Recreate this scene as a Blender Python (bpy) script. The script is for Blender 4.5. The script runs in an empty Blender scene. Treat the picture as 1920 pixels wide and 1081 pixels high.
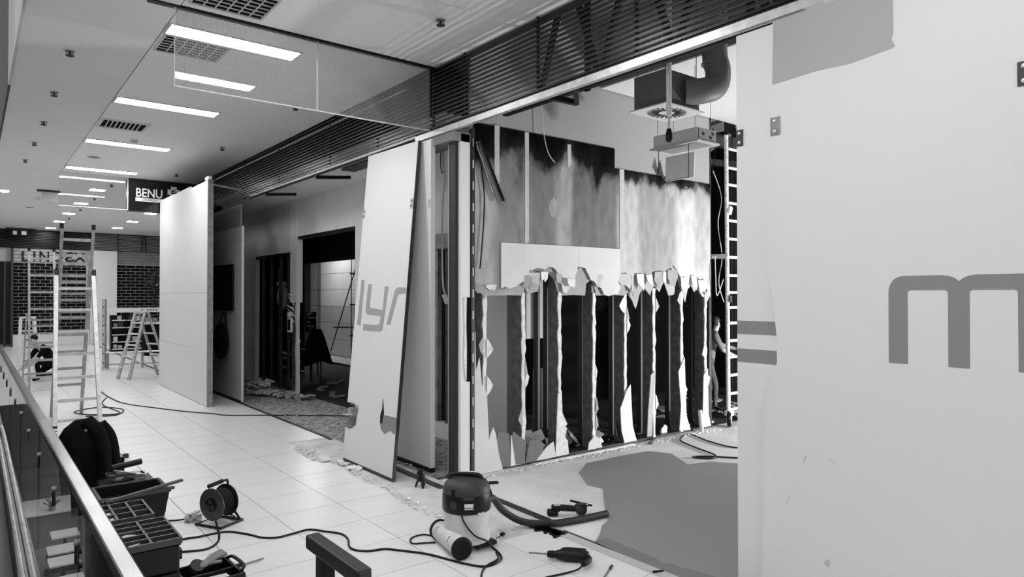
import bpy, bmesh, math, random
from mathutils import Vector, Matrix, Euler
random.seed(7)
S = bpy.context.scene
COL = S.collection
R = math.radians

# ------------------------------------------------------------------ camera, world, exposure
cam = bpy.data.objects.new('camera', bpy.data.cameras.new('camera'))
COL.objects.link(cam)
cam.location = (0, 0, 2.0)
cam.rotation_euler = (R(90.598), 0, R(-38.511))
cam.data.sensor_width = 36.0
cam.data.lens = 23.917
cam.data.clip_start = 0.05
S.camera = cam
W = bpy.data.worlds.new('World'); S.world = W
W.use_nodes = True
W.node_tree.nodes['Background'].inputs[0].default_value = (1, 1, 1, 1)
W.node_tree.nodes['Background'].inputs[1].default_value = 0.62
S.view_settings.view_transform = 'Standard'
S.view_settings.look = 'None'
S.view_settings.exposure = 0.0
S.view_settings.gamma = 1.0
S.view_settings.use_curve_mapping = False
LIGHT_PANEL = 40.0      # emission of the corridor ceiling panels
FLOOD_W = 360.0         # work floodlight inside the gutted shop

# ------------------------------------------------------------------ materials
MATS = {}
def mat(name, v, rough=0.6, metal=0.0, noise=0.0, scale=5.0, bump=0.0, bscale=40.0, spec=0.5, stretch=None, detail=6.0):
    if name in MATS: return MATS[name]
    m = bpy.data.materials.new(name); m.use_nodes = True
    nt = m.node_tree; b = nt.nodes['Principled BSDF']
    b.inputs['Base Color'].default_value = (v, v, v, 1)
    b.inputs['Roughness'].default_value = rough
    b.inputs['Metallic'].default_value = metal
    b.inputs['Specular IOR Level'].default_value = spec
    if noise or bump:
        tc = nt.nodes.new('ShaderNodeTexCoord'); mp = nt.nodes.new('ShaderNodeMapping')
        nt.links.new(tc.outputs['Object'], mp.inputs[0])
        if stretch: mp.inputs['Scale'].default_value = stretch
    if noise:
        n = nt.nodes.new('ShaderNodeTexNoise'); n.inputs['Scale'].default_value = scale; n.inputs['Detail'].default_value = detail
        nt.links.new(mp.outputs[0], n.inputs['Vector'])
        r = nt.nodes.new('ShaderNodeValToRGB')
        lo, hi = max(0, v * (1 - noise)), min(1, v * (1 + noise))
        r.color_ramp.elements[0].position = 0.3; r.color_ramp.elements[1].position = 0.7
        r.color_ramp.elements[0].color = (lo, lo, lo, 1); r.color_ramp.elements[1].color = (hi, hi, hi, 1)
        nt.links.new(n.outputs[0], r.inputs[0]); nt.links.new(r.outputs[0], b.inputs['Base Color'])
    if bump:
        n2 = nt.nodes.new('ShaderNodeTexNoise'); n2.inputs['Scale'].default_value = bscale; n2.inputs['Detail'].default_value = 5
        nt.links.new(mp.outputs[0], n2.inputs['Vector'])
        bp = nt.nodes.new('ShaderNodeBump'); bp.inputs['Strength'].default_value = bump; bp.inputs['Distance'].default_value = 0.02
        nt.links.new(n2.outputs[0], bp.inputs['Height']); nt.links.new(bp.outputs[0], b.inputs['Normal'])
    MATS[name] = m
    return m
def emit(name, v, s):
    m = bpy.data.materials.new(name); m.use_nodes = True
    b = m.node_tree.nodes['Principled BSDF']
    b.inputs['Base Color'].default_value = (v, v, v, 1)
    b.inputs['Emission Color'].default_value = (1, 1, 1, 1); b.inputs['Emission Strength'].default_value = s
    MATS[name] = m; return m
def glass(name, tint=0.92, rough=0.0, wire=0.0, pitch=0.02, ax=(0, 2), ior=1.5):
    m = bpy.data.materials.new(name); m.use_nodes = True; nt = m.node_tree
    nt.nodes.remove(nt.nodes['Principled BSDF']); out = nt.nodes['Material Output']
    tr = nt.nodes.new('ShaderNodeBsdfTransparent'); tr.inputs[0].default_value = (tint, tint, tint, 1)
    gl = nt.nodes.new('ShaderNodeBsdfGlossy'); gl.inputs['Roughness'].default_value = rough; gl.inputs[0].default_value = (1, 1, 1, 1)
    fr0 = nt.nodes.new('ShaderNodeFresnel'); fr0.inputs[0].default_value = ior
    ge = nt.nodes.new('ShaderNodeNewGeometry'); inv = nt.nodes.new('ShaderNodeMath'); inv.operation = 'SUBTRACT'; inv.inputs[0].default_value = 1.0
    nt.links.new(ge.outputs['Backfacing'], inv.inputs[1])
    fr = nt.nodes.new('ShaderNodeMath'); fr.operation = 'MULTIPLY'; nt.links.new(fr0.outputs[0], fr.inputs[0]); nt.links.new(inv.outputs[0], fr.inputs[1])
    mx = nt.nodes.new('ShaderNodeMixShader')
    nt.links.new(fr.outputs[0], mx.inputs[0]); nt.links.new(tr.outputs[0], mx.inputs[1]); nt.links.new(gl.outputs[0], mx.inputs[2])
    last = mx
    if wire:
        tc = nt.nodes.new('ShaderNodeTexCoord'); sp = nt.nodes.new('ShaderNodeSeparateXYZ'); nt.links.new(tc.outputs['Object'], sp.inputs[0])
        outs = []
        for a in ax:
            d = nt.nodes.new('ShaderNodeMath'); d.operation = 'DIVIDE'; d.inputs[1].default_value = pitch; nt.links.new(sp.outputs[a], d.inputs[0])
            f = nt.nodes.new('ShaderNodeMath'); f.operation = 'FRACT'; nt.links.new(d.outputs[0], f.inputs[0])
            l = nt.nodes.new('ShaderNodeMath'); l.operation = 'LESS_THAN'; l.inputs[1].default_value = wire; nt.links.new(f.outputs[0], l.inputs[0])
            outs.append(l)
        mxx = nt.nodes.new('ShaderNodeMath'); mxx.operation = 'MAXIMUM'
        nt.links.new(outs[0].outputs[0], mxx.inputs[0]); nt.links.new(outs[1].outputs[0], mxx.inputs[1])
        df = nt.nodes.new('ShaderNodeBsdfDiffuse'); df.inputs[0].default_value = (.5, .5, .5, 1)
        m2 = nt.nodes.new('ShaderNodeMixShader'); nt.links.new(mxx.outputs[0], m2.inputs[0]); nt.links.new(mx.outputs[0], m2.inputs[1]); nt.links.new(df.outputs[0], m2.inputs[2])
        last = m2
    nt.links.new(last.outputs[0], out.inputs[0])
    MATS[name] = m; return m

M_TILE = mat('tile_polished', .80, .28, noise=.035, scale=2.0, stretch=(.6, 4, 1), bump=.0)
M_GROUT = mat('grout', .03, .9)
M_SCREED = mat('screed', .62, .9, noise=.18, scale=3.5, bump=.5, bscale=30)
M_CONC = mat('concrete', .68, .8, noise=.16, scale=1.3, bump=.35, bscale=18)
M_RUBFLOOR = mat('rubble_floor', .33, .9, noise=.75, scale=7, bump=1.0, bscale=25, stretch=(1, 2.2, 1))
M_UNLITFLOOR = mat('unlit_rubble_floor', .022, .95, noise=.8, scale=6, bump=1.0, bscale=16)  # rubble colour darkened to paint the back rooms' missing light
M_PATCH = mat('smear_grey', .25, .75, noise=.02, scale=2)
M_PATCH2 = mat('smear_grey_dark', .185, .75, noise=.02, scale=2)
M_WHITE = mat('hoarding_white', .72, .45, noise=.012, scale=.7)
M_WHITE2 = mat('white_paint', .74, .5)
M_OFFW = mat('offwhite_board', .66, .7, noise=.05, scale=3)
M_EXPOSED = mat('grey_backing', .40, .7, noise=.03, scale=2)
M_PRINT = mat('grey_print', .235, .5)
M_CEIL = mat('ceiling_paint', .74, .75, noise=.01, scale=.5)
M_CEIL2 = mat('ceiling_metal_panel', .82, .55)
M_LGREY = mat('light_grey', .5, .6)
M_MGREY = mat('mid_grey', .22, .6)
M_DGREY = mat('dark_grey', .04, .5, spec=.35)
M_BLACK = mat('black', .004, .45, spec=.25)
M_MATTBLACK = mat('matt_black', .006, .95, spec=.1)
M_SLAT = mat('dark_slat_metal', .004, .28, spec=.5)
M_ALU = mat('aluminium', .62, .38, metal=.8, noise=.15, scale=14)
M_ALUD = mat('dull_aluminium', .36, .45, metal=.7, noise=.25, scale=12)
M_GALV = mat('galvanised_steel', .26, .4, metal=.75, noise=.3, scale=8)
M_GALVD = mat('dark_steel', .05, .45, metal=.5, noise=.4, scale=9)
M_STEEL = mat('stainless_steel', .5, .25, metal=1.0, noise=.25, scale=1.2, stretch=(1, .4, .25))
M_PLASTER = mat('torn_plaster', .80, .9, noise=.15, scale=16, bump=.6, bscale=60)
M_PAPER = mat('board_paper_grey', .40, .85, noise=.1, scale=5)
M_PAPERD = mat('board_paper_dark', .17, .85, noise=.12, scale=5)
M_DUST = mat('dusty_rubble', .42, .95, noise=.35, scale=20, bump=.8, bscale=60)
M_CLOTH = mat('black_cloth', .005, .95, noise=.5, scale=6, bump=.6, bscale=20, spec=.12)
M_CABLE = mat('cable_black', .006, .5, spec=.3)
M_CABLEW = mat('cable_white', .7, .5)
M_PLASTIC = mat('black_plastic', .005, .42, bump=.1, bscale=200, spec=.3)
M_RUBBER = mat('black_rubber', .006, .6, spec=.25)
M_WOOD = mat('weathered_wood', .4, .7, noise=.4, scale=10, stretch=(6, 6, 1))
M_LEAF = mat('dark_leaf', .03, .5)
M_SKIN = mat('skin', .42, .5)
M_GLASS = glass('rail_glass', .38, .01, ior=1.7)
M_WIRED = glass('wired_glass', .93, .0, wire=.10, pitch=.013)
M_CLEAR = glass('clear_glass', .95, .0)
M_PANE = glass('shop_glass', .8, .0)
M_LAMP = emit('lamp_diffuser', 1.0, LIGHT_PANEL)
M_DOWN = emit('downlight_glow', 1.0, 110.0)

# ------------------------------------------------------------------ mesh builder
class MB:
    def __init__(s): s.v = []; s.f = []; s.mi = []; s.cur = 0
    def add(s, vs, fs):
        o = len(s.v); s.v += [tuple(p) for p in vs]
        for f in fs: s.f.append(tuple(i + o for i in f)); s.mi.append(s.cur)
        return s
    def box(s, a, b):
        x0, x1 = sorted((a[0], b[0])); y0, y1 = sorted((a[1], b[1])); z0, z1 = sorted((a[2], b[2]))
        return s.add([(x0, y0, z0), (x1, y0, z0), (x1, y1, z0), (x0, y1, z0), (x0, y0, z1), (x1, y0, z1), (x1, y1, z1), (x0, y1, z1)],
                     [(0, 3, 2, 1), (4, 5, 6, 7), (0, 1, 5, 4), (1, 2, 6, 5), (2, 3, 7, 6), (3, 0, 4, 7)])
    def obox(s, c, size, rot=(0, 0, 0)):
        m = Euler(rot).to_matrix(); c = Vector(c); h = [d / 2 for d in size]
        vs = [c + m @ Vector((sx * h[0], sy * h[1], sz * h[2])) for sz in (-1, 1) for sx, sy in ((-1, -1), (1, -1), (1, 1), (-1, 1))]
        return s.add(vs, [(0, 3, 2, 1), (4, 5, 6, 7), (0, 1, 5, 4), (1, 2, 6, 5), (2, 3, 7, 6), (3, 0, 4, 7)])
    def bar(s, p, q, w, h, up=(0, 0, 1)):
        p, q = Vector(p), Vector(q); d = (q - p).normalized(); u = Vector(up)
        if abs(d.dot(u)) > .98: u = Vector((0, 1, 0))
        r = d.cross(u).normalized(); u = r.cross(d).normalized()
        vs = [c + r * (a * w / 2) + u * (b * h / 2) for c in (p, q) for a, b in ((-1, -1), (1, -1), (1, 1), (-1, 1))]
        return s.add(vs, [(0, 3, 2, 1), (4, 5, 6, 7), (0, 1, 5, 4), (1, 2, 6, 5), (2, 3, 7, 6), (3, 0, 4, 7)])
    def prism(s, poly, d):
        """poly: list of 3D points (planar), extruded by vector d"""
        n = len(poly); d = Vector(d); P = [Vector(p) for p in poly]
        nrm = Vector((0, 0, 0))
        for i in range(n): nrm += P[i].cross(P[(i + 1) % n])
        if nrm.dot(d) > 0: P = P[::-1]
        vs = P + [p + d for p in P]
        fs = [tuple(range(n)), tuple(range(2 * n - 1, n - 1, -1))]
        fs = [tuple(range(n)), tuple(reversed(range(n, 2 * n)))]
        for i in range(n):
            j = (i + 1) % n; fs.append((j, i, i + n, j + n))
        return s.add(vs, fs)
    def cyl(s, p, q, r, r2=None, n=12, caps=True):
        p, q = Vector(p), Vector(q); d = (q - p).normalized(); u = Vector((0, 0, 1)) if abs(d.z) < .95 else Vector((1, 0, 0))
        a = d.cross(u).normalized(); b = d.cross(a); r2 = r if r2 is None else r2
        vs = []
        for c, rr in ((p, r), (q, r2)):
            for i in range(n):
                t = 2 * math.pi * i / n; vs.append(c + a * math.cos(t) * rr + b * math.sin(t) * rr)
        fs = [(i, (i + 1) % n, (i + 1) % n + n, i + n) for i in range(n)]
        if caps: fs += [tuple(range(n))[::-1], tuple(range(n, 2 * n))]
        return s.add(vs, fs)
    def lathe(s, prof, c=(0, 0, 0), n=24, axis=None):
        """prof: [(r, h)] revolved about z through c (or along axis)"""
        c = Vector(c); q = Vector((0, 0, 1)).rotation_difference(Vector(axis)).to_matrix() if axis else Matrix.Identity(3)
        vs = []
        for r, h in prof:
            for i in range(n):
                t = 2 * math.pi * i / n; vs.append(c + q @ Vector((r * math.cos(t), r * math.sin(t), h)))
        fs = []
        for k in range(len(prof) - 1):
            for i in range(n):
                j = (i + 1) % n; fs.append((k * n + i, k * n + j, (k + 1) * n + j, (k + 1) * n + i))
        fs += [tuple(range(n))[::-1], tuple(range((len(prof) - 1) * n, len(prof) * n))]
        return s.add(vs, fs)
    def tube(s, pts, r, n=8, sub=6, taper=None):
        P = [Vector(p) for p in pts]
        if sub > 1 and len(P) > 2:
            Q = []
            for i in range(len(P) - 1):
                p0 = P[max(i - 1, 0)]; p1 = P[i]; p2 = P[i + 1]; p3 = P[min(i + 2, len(P) - 1)]
                for k in range(sub):
                    t = k / sub
                    Q.append(.5 * ((2 * p1) + (p2 - p0) * t + (2 * p0 - 5 * p1 + 4 * p2 - p3) * t * t + (3 * p1 - p0 - 3 * p2 + p3) * t ** 3))
            Q.append(P[-1]); P = Q
        vs = []; fs = []; a = None; m = len(P)
        for i, p in enumerate(P):
            d = (P[min(i + 1, m - 1)] - P[max(i - 1, 0)]).normalized()
            if a is None:
                u = Vector((0, 0, 1)) if abs(d.z) < .9 else Vector((1, 0, 0)); a = d.cross(u).normalized()
            else:
                a = (a - d * a.dot(d)).normalized()
            b = d.cross(a); rr = r if taper is None else r + (taper - r) * i / (m - 1)
            for k in range(n):
                t = 2 * math.pi * k / n; vs.append(p + a * math.cos(t) * rr + b * math.sin(t) * rr)
        for i in range(m - 1):
            for k in range(n):
                j = (k + 1) % n; fs.append((i * n + k, i * n + j, (i + 1) * n + j, (i + 1) * n + k))
        fs += [tuple(range(n))[::-1], tuple(range((m - 1) * n, m * n))]
        return s.add(vs, fs)
    def sphere(s, c, r, n=12, m=8):
        c = Vector(c); r = Vector(r) if hasattr(r, '__len__') else Vector((r, r, r)); vs = []
        for i in range(m + 1):
            ph = math.pi * i / m
            rr = max(math.sin(ph), 1e-3)
            for k in range(n):
                t = 2 * math.pi * k / n; vs.append(c + Vector((r.x * rr * math.cos(t), r.y * rr * math.sin(t), r.z * math.cos(ph))))
        fs = [(i * n + k, (i + 1) * n + k, (i + 1) * n + (k + 1) % n, i * n + (k + 1) % n) for i in range(m) for k in range(n)]
        return s.add(vs, fs)
    def build(s, name, m, parent=None, smooth=False, bevel=0.0, loc=None, tri=False):
        me = bpy.data.meshes.new(name); me.from_pydata(s.v, [], s.f)
        for x in (m if isinstance(m, (list, tuple)) else [m]): me.materials.append(x)
        if isinstance(m, (list, tuple)): me.polygons.foreach_set('material_index', s.mi)
        bm = bmesh.new(); bm.from_mesh(me); bmesh.ops.recalc_face_normals(bm, faces=bm.faces)
        if tri: bmesh.ops.triangulate(bm, faces=[f for f in bm.faces if len(f.verts) > 4])
        bm.to_mesh(me); bm.free()
        if smooth:
            me.polygons.foreach_set('use_smooth', [True] * len(me.polygons)); me.set_sharp_from_angle(angle=R(40))
        o = bpy.data.objects.new(name, me); COL.objects.link(o)
        if parent: o.parent = parent
        if loc: o.location = loc
        if bevel:
            b = o.modifiers.new('bevel', 'BEVEL'); b.width = bevel; b.segments = 2; b.limit_method = 'ANGLE'; b.angle_limit = R(40)
        return o
def box(name, a, b, m, parent=None, bevel=0.0): return MB().box(a, b).build(name, m, parent, bevel=bevel)
SHADE = {'black': 'black', 'galvanised_steel': 'steel-grey', 'dark_grey': 'dark grey', 'aluminium': 'bright metal', 'offwhite_board': 'off-white', 'mid_grey': 'mid-grey', 'white_paint': 'white', 'light_grey': 'light grey'}
def tag(o, label, cat, group=None, kind=None):
    o['label'] = label; o['category'] = cat
    if group: o['group'] = group
    if kind: o['kind'] = kind
    return o
def thing(name, label, cat, loc=(0, 0, 0), rot=(0, 0, 0), group=None):
    o = bpy.data.objects.new(name, None); COL.objects.link(o); o.empty_display_size = .1
    o.location = loc; o.rotation_euler = rot
    return tag(o, label, cat, group)
def struct(o): o['kind'] = 'structure'; return o
def cp(o, parent=None, loc=None):
    c = o.copy(); COL.objects.link(c)
    if parent is not None: c.parent = parent
    if loc is not None: c.location = loc
    return c
def copy_tree(o, loc, rot=None, label=None):
    c = o.copy(); COL.objects.link(c); c.location = loc
    if rot is not None: c.rotation_euler = rot
    if label: c['label'] = label
    for ch in list(o.children):
        d = ch.copy(); COL.objects.link(d); d.parent = c
        for g in list(ch.children):
            e = g.copy(); COL.objects.link(e); e.parent = d
    return c
def text_mesh(name, txt, size, m, parent=None, matrix=None, depth=.004, bold=0.0, align='LEFT', sx=1.0):
    cu = bpy.data.curves.new(name, 'FONT'); cu.body = txt; cu.size = size; cu.extrude = depth; cu.offset = bold; cu.align_x = align
    t = bpy.data.objects.new(name + '_tmp', cu); COL.objects.link(t)
    bpy.context.view_layer.update()
    me = bpy.data.meshes.new_from_object(t.evaluated_get(bpy.context.evaluated_depsgraph_get()))
    bpy.data.objects.remove(t); bpy.data.curves.remove(cu)
    me.name = name; me.materials.clear(); me.materials.append(m)
    if sx != 1.0: me.transform(Matrix.Diagonal((sx, 1, 1, 1)))
    if matrix is not None: me.transform(matrix)
    o = bpy.data.objects.new(name, me); COL.objects.link(o)
    if parent: o.parent = parent
    return o
def frame(o, ux, uy, uz):
    """4x4 matrix with columns ux, uy, uz and origin o"""
    m = Matrix.Identity(4)
    for i, a in enumerate((ux, uy, uz)):
        for k in range(3): m[k][i] = a[k]
    for k in range(3): m[k][3] = o[k]
    return m
FACE_MX = lambda o: frame(o, (0, -1, 0), (0, 0, 1), (-1, 0, 0))   # text on a face that looks towards -x
FACE_MY = lambda o: frame(o, (1, 0, 0), (0, 0, 1), (0, -1, 0))    # text on a face that looks towards -y

# ================================================================== THE SETTING
# ---- corridor floor: sub-base, tiles one by one, far tiles as one piece
floor = struct(box('floor', (.42, -3, -.30), (4.0, 33.2, -.011), M_GROUT))
TX0, TW, TY0, TL, GAP = 2.165, .615, 5.005, .593, .006
BROKEN = [(8.85, 3.33), (8.44, 3.26), (8.01, 3.26), (7.72, 3.38), (7.46, 3.42), (7.07, 3.34), (6.66, 3.33), (6.37, 3.37), (6.05, 3.32), (5.76, 3.27), (5.43, 3.25), (5.14, 3.30), (4.75, 3.40), (4.5, 3.62), (4.42, 3.75)]
def broken_x(y):
    if y > 8.85 or y < 4.42: return 9.0
    for (ya, xa), (yb, xb) in zip(BROKEN, BROKEN[1:]):
        if yb <= y <= ya: return xa + (xb - xa) * (ya - y) / (ya - yb)
    return 9.0
xs = [.43] + [TX0 + k * TW for k in range(-2, 3)] + [3.92]
tile_cache = {}
far = MB()
for r in range(-9, 48):
    y0 = TY0 + r * TL + GAP / 2; y1 = TY0 + (r + 1) * TL - GAP / 2
    for c in range(len(xs) - 1):
        x0, x1 = xs[c] + GAP / 2, xs[c + 1] - GAP / 2
        if y1 > 33: continue
        cut = min(broken_x(y0 + (y1 - y0) * k / 8) for k in range(9))
        if cut < x0 + .05: continue
        if cut < x1:
            poly = [(x0, y0, -.012)] + [(min(x1, broken_x(y0 + (y1 - y0) * k / 8) + random.uniform(-.02, .02)), y0 + (y1 - y0) * k / 8, -.012) for k in range(9)] + [(x0, y1, -.012)]
            MB().prism(poly, (0, 0, .012)).build('tile', M_TILE, floor); continue
        if y0 > 24 or y0 < 1.2:
            far.box((x0, y0, -.012), (x1, y1, 0)); continue
        key = round(x1 - x0, 3)
        if key not in tile_cache:
            o = MB().box((0, 0, -.012), (x1 - x0, y1 - y0, 0)).build('tile', M_TILE, floor); tile_cache[key] = o
        else:
            o = cp(tile_cache[key])
        o.location = (x0, y0, 0)
o = far.build('far_tiles', M_TILE, floor); o['kind'] = 'stuff'
struct(MB().prism([(3.2, 4.3, -.012), (4.0, 4.3, -.012), (4.0, 9.155, -.012), (3.2, 9.155, -.012)], (0, 0, .006)).build('floor_screed_bed', M_SCREED))
struct(box('floor_beyond_void', (-8, 15.5, -.30), (.42, 33.2, 0), M_TILE))
struct(box('floor_side_hall', (4.0, 17.2, -.30), (6.75, 33.2, 0), M_TILE))
struct(box('wall_side_hall', (6.75, 17.2, -.30), (6.8, 33.2, 4.6), M_LGREY))
struct(box('trim_slab_edge', (.40, -3, -.9), (.43, 15.5, .0), M_LGREY))
struct(box('trim_void_end', (-8, 15.46, -1.2), (.42, 15.5, .0), M_DGREY))
struct(box('floor_lower_level', (-14, -8, -4.7), (8, 36, -4.5), mat('lower_floor', .2, .5, noise=.3, scale=.8)))
struct(box('wall_lower_level', (-14, 34, -4.5), (8, 34.2, -.3), M_DGREY))
# ---- shop floors
struct(box('floor_gutted_shop', (4.0, -2, -.30), (13, 6.30, -.004), M_CONC))
struct(box('floor_middle_shop', (4.0, 6.40, -.30), (5.28, 17.2, -.004), M_RUBFLOOR))
struct(box('floor_dark_room', (5.28, 6.30, -.30), (13, 17.2, -.006), M_UNLITFLOOR))
struct(box('floor_dark_room_end', (6.8, 17.2, -.30), (13, 26, -.006), M_UNLITFLOOR))
# threshold strip
struct(box('trim_1', (3.85, 2.2, -.012), (3.95, 4.20, .004), M_LGREY))
struct(box('trim_2', (3.92, 9.0, -.012), (3.97, 13.2, .002), M_DGREY))
# ---- ceiling
cl = struct(box('ceiling', (.37, -3, 4.62), (4.2, 33.2, 4.85), M_DGREY))
struct(box('wall_light_block', (4.2, -3, 4.66), (4.24, 6.45, 5.8), M_DGREY))  # added above the slats to stop light leaking into the shop
box('plaster_panel', (.37, -3, 4.60), (1.455, 17.0, 4.62), M_CEIL, cl)
ys = [-3, -.9, .6, 2.1, 3.6, 5.1, 6.60]
for a, b in zip(ys, ys[1:]): box('ceiling_panel', (1.465, a + .002, 4.602), (4.18, b - .002, 4.62), M_CEIL2, cl)
ys = [6.68, 8.22, 8.33, 10.0, 12.3, 14.5, 17.0]
for a, b in zip(ys, ys[1:]): box('ceiling_panel', (1.465, a + .002, 4.600), (4.10, b - .002, 4.62), M_CEIL2, cl)
box('far_panel', (-8, 17.02, 4.60), (6.75, 33.2, 4.62), M_CEIL, cl)
struct(box('trim_3', (1.2, 6.605, 4.585), (4.14, 6.675, 4.63), M_BLACK))          # dark channel of the smoke curtain
# slab edge above the void
struct(box('wall_slab_edge', (.345, -3, 4.595), (.37, 10.4, 9.5), mat('steel_cladding', .5, .4, metal=.3, noise=.35, scale=.8, stretch=(1, 1, .2))))
struct(box('wall_slab_edge_dark', (.345, 10.42, 4.595), (.37, 33, 9.5), mat('slab_dark', .012, .5, spec=.2)))
# ---- smoke curtains of wired glass
t = thing('smoke_curtain', 'wired glass smoke curtain hanging below ceiling beside the grille vents', 'glass panel', (1.42, 6.64, 3.88))
box('pane', (0, -.004, .006), (1.325, .004, .71), M_WIRED, t)
box('pane', (1.335, -.004, .006), (2.66, .004, .71), M_WIRED, t)
box('edge_trim', (-.006, -.006, 0), (0, .006, .71), M_WHITE2, t)
box('edge_trim', (1.325, -.008, .0), (1.337, .008, .71), M_LGREY, t)
box('edge_trim', (-.006, -.007, -.006), (2.66, .007, .004), M_WHITE2, t)
t = thing('smoke_curtain', 'clear glass smoke curtain beside the black pharmacy sign', 'glass panel', (1.42, 17.0, 3.89))
box('pane', (0, -.004, .004), (1.27, .004, .71), M_CLEAR, t)
box('edge_trim', (0, -.008, -.006), (1.27, .008, .004), M_WHITE2, t)
box('edge_trim', (1.27, -.01, -.006), (1.285, .01, .71), M_WHITE2, t)
# ---- slatted fascia over the shop fronts
fas = struct(box('trim_fascia', (4.16, .3, 4.575), (4.22, 17.0, 4.62), M_BLACK))  # black strip draws the shadow line over the slats
N = 15
for k in range(N):
    z = 3.895 + k * .0467
    for a, b in ((.3, 6.62), (6.64, 11.6), (11.62, 16.95)):
        ky = ('slat', round(b - a, 2))
        if ky not in tile_cache:
            o = MB().box((0, 0, 0), (.018, b - a, .020)).build('slat', M_SLAT, fas); tile_cache[ky] = o
        else: o = cp(tile_cache[ky])
        o.location = (4.10, a, z)
for y in (1.2, 2.4, 3.6, 4.8, 6.0, 6.63, 8.0, 9.5, 11.61, 13.5, 15.5):
    box('hanger', (4.120, y - .012, 3.87), (4.14, y + .012, 4.6), M_BLACK, fas)
box('lower_rail', (4.075, .3, 3.800), (4.125, 6.95, 3.862), M_ALU, fas)
box('lower_rail', (4.08, 6.95, 3.845), (4.12, 13.0, 3.875), M_ALUD, fas)
box('rail_shadow_gap', (4.11, .3, 3.83), (4.14, 13.2, 3.90), M_BLACK, fas)
struct(box('wall_plenum_shade', (4.32, 6.45, 3.98), (4.36, 17.2, 4.62), M_MATTBLACK))  # matt black sheet paints the shade behind the slats
# steel trusses that hang in the shop void behind the slats
tr = thing('steel_truss', 'black steel lattice truss hanging behind the dark slats', 'truss', (4.75, 0, 4.05))
o = MB().bar((0, .4, .02), (0, 6.1, .02), .06, .06).bar((0, .4, 1.3), (0, 6.1, 1.3), .06, .06).build('chord', M_BLACK, tr)
for k, y in enumerate((1.0, 1.9, 2.8, 3.7, 4.6)):
    MB().bar((0, y, .02), (0, y + .45, 1.3), .05, .05).build('brace', M_BLACK, tr)
    MB().bar((0, y + .9, .02), (0, y + .45, 1.3), .05, .05).build('brace', M_BLACK, tr)
    if k % 2 == 0: MB().bar((.03, y + .2, -.02), (.03, y + .2, 1.4), .03, .06).build('post', M_BLACK, tr)
# ---- gutted shop shell
struct(box('ceiling_shop', (4.45, -2, 5.60), (13, 9.2, 5.8), mat('slab_grey', .5, .9)))
struct(box('wall_shop_side', (4.2, -2.1, -.1), (13, -2, 5.6), M_OFFW))
struct(box('wall_shop_back', (12.9, -2, -.1), (13, 6.22, 5.6), M_OFFW))
bm_ = struct(box('ceiling_bulkhead', (6.42, 1.0, 4.72), (10.5, 6.20, 5.55), mat('bulkhead_grey', .22, .8)))
box('lit_soffit', (6.425, 1.0, 4.70), (10.49, 6.20, 4.718), M_WHITE2, bm_)  # white underside paints the light bounced up from below
# back rooms: near-black colour painted in for their lack of light
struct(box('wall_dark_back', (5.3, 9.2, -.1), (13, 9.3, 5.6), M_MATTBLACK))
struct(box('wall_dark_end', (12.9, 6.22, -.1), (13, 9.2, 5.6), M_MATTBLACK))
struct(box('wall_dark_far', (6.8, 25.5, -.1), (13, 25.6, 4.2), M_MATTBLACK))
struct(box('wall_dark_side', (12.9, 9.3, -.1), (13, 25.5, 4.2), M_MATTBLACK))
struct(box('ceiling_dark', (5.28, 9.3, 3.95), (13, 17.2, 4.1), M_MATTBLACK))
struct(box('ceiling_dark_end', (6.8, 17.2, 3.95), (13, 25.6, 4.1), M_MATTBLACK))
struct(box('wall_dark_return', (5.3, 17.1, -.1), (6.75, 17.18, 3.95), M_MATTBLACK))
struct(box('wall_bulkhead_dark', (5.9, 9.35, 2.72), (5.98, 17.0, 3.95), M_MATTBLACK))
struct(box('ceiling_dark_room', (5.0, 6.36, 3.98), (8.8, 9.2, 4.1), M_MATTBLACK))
# ---- middle shop, set back behind the slatted fascia: soffit and front wall with torn-out openings
struct(box('ceiling_middle_shop', (4.14, 6.42, 3.94), (5.3, 17.2, 4.05), M_CEIL))
w2 = struct(box('wall_middle_front', (5.18, 6.40, 0), (5.28, 7.45, 3.94), M_OFFW))
for n, a, b in (('sill_panel', (5.18, 7.45, 0), (5.28, 9.1, .22)), ('head_panel', (5.18, 7.45, 2.87), (5.28, 9.1, 3.94)), ('wall_panel', (5.18, 9.1, 0), (5.28, 10.85, 3.94)),
                ('head_panel', (5.18, 10.85, 3.2), (5.28, 13.5, 3.94)), ('head_panel', (5.18, 13.87, 2.9), (5.28, 16.1, 3.94)), ('wall_panel', (5.18, 16.1, 0), (5.28, 17.2, 3.94))):
    box(n, a, b, M_OFFW if n != 'sill_panel' else M_WHITE2, w2)
box('corner_strip', (5.172, 6.41, 0), (5.18, 6.60, 3.94), mat('corner_steel', .14, .6), w2)
box('lintel', (5.13, 7.45, 2.66), (5.28, 9.1, 2.86), mat('lintel_grey', .3, .8, noise=.3, scale=6), w2)
box('end_post', (5.17, 13.5, 1.86), (5.29, 13.87, 3.94), M_WHITE2, w2)
MB().box((5.2, 13.62, 0), (5.28, 13.84, 1.9)).build('stud', M_GALV, w2)
MB().prism([(5.19, 13.5, 0.0), (5.19, 13.62, 0), (5.19, 13.6, .5), (5.19, 13.63, .9), (5.19, 13.58, 1.3), (5.19, 13.64, 1.6), (5.19, 13.60, 1.95), (5.19, 13.5, 1.9), (5.19, 13.53, 1.4), (5.19, 13.51, .8)], (.05, 0, 0)).build('torn_edge', M_PLASTER, w2)
for q in range(5):
    z = 1.45 + q * .12
    MB().prism([(5.17, 13.66, z), (5.14, 13.9 + .06 * (q % 3), z + .12 + .05 * (q % 2)), (5.17, 13.74, z + .07)], (.012, 0, 0)).build('torn_edge', M_PLASTER, w2)
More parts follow.
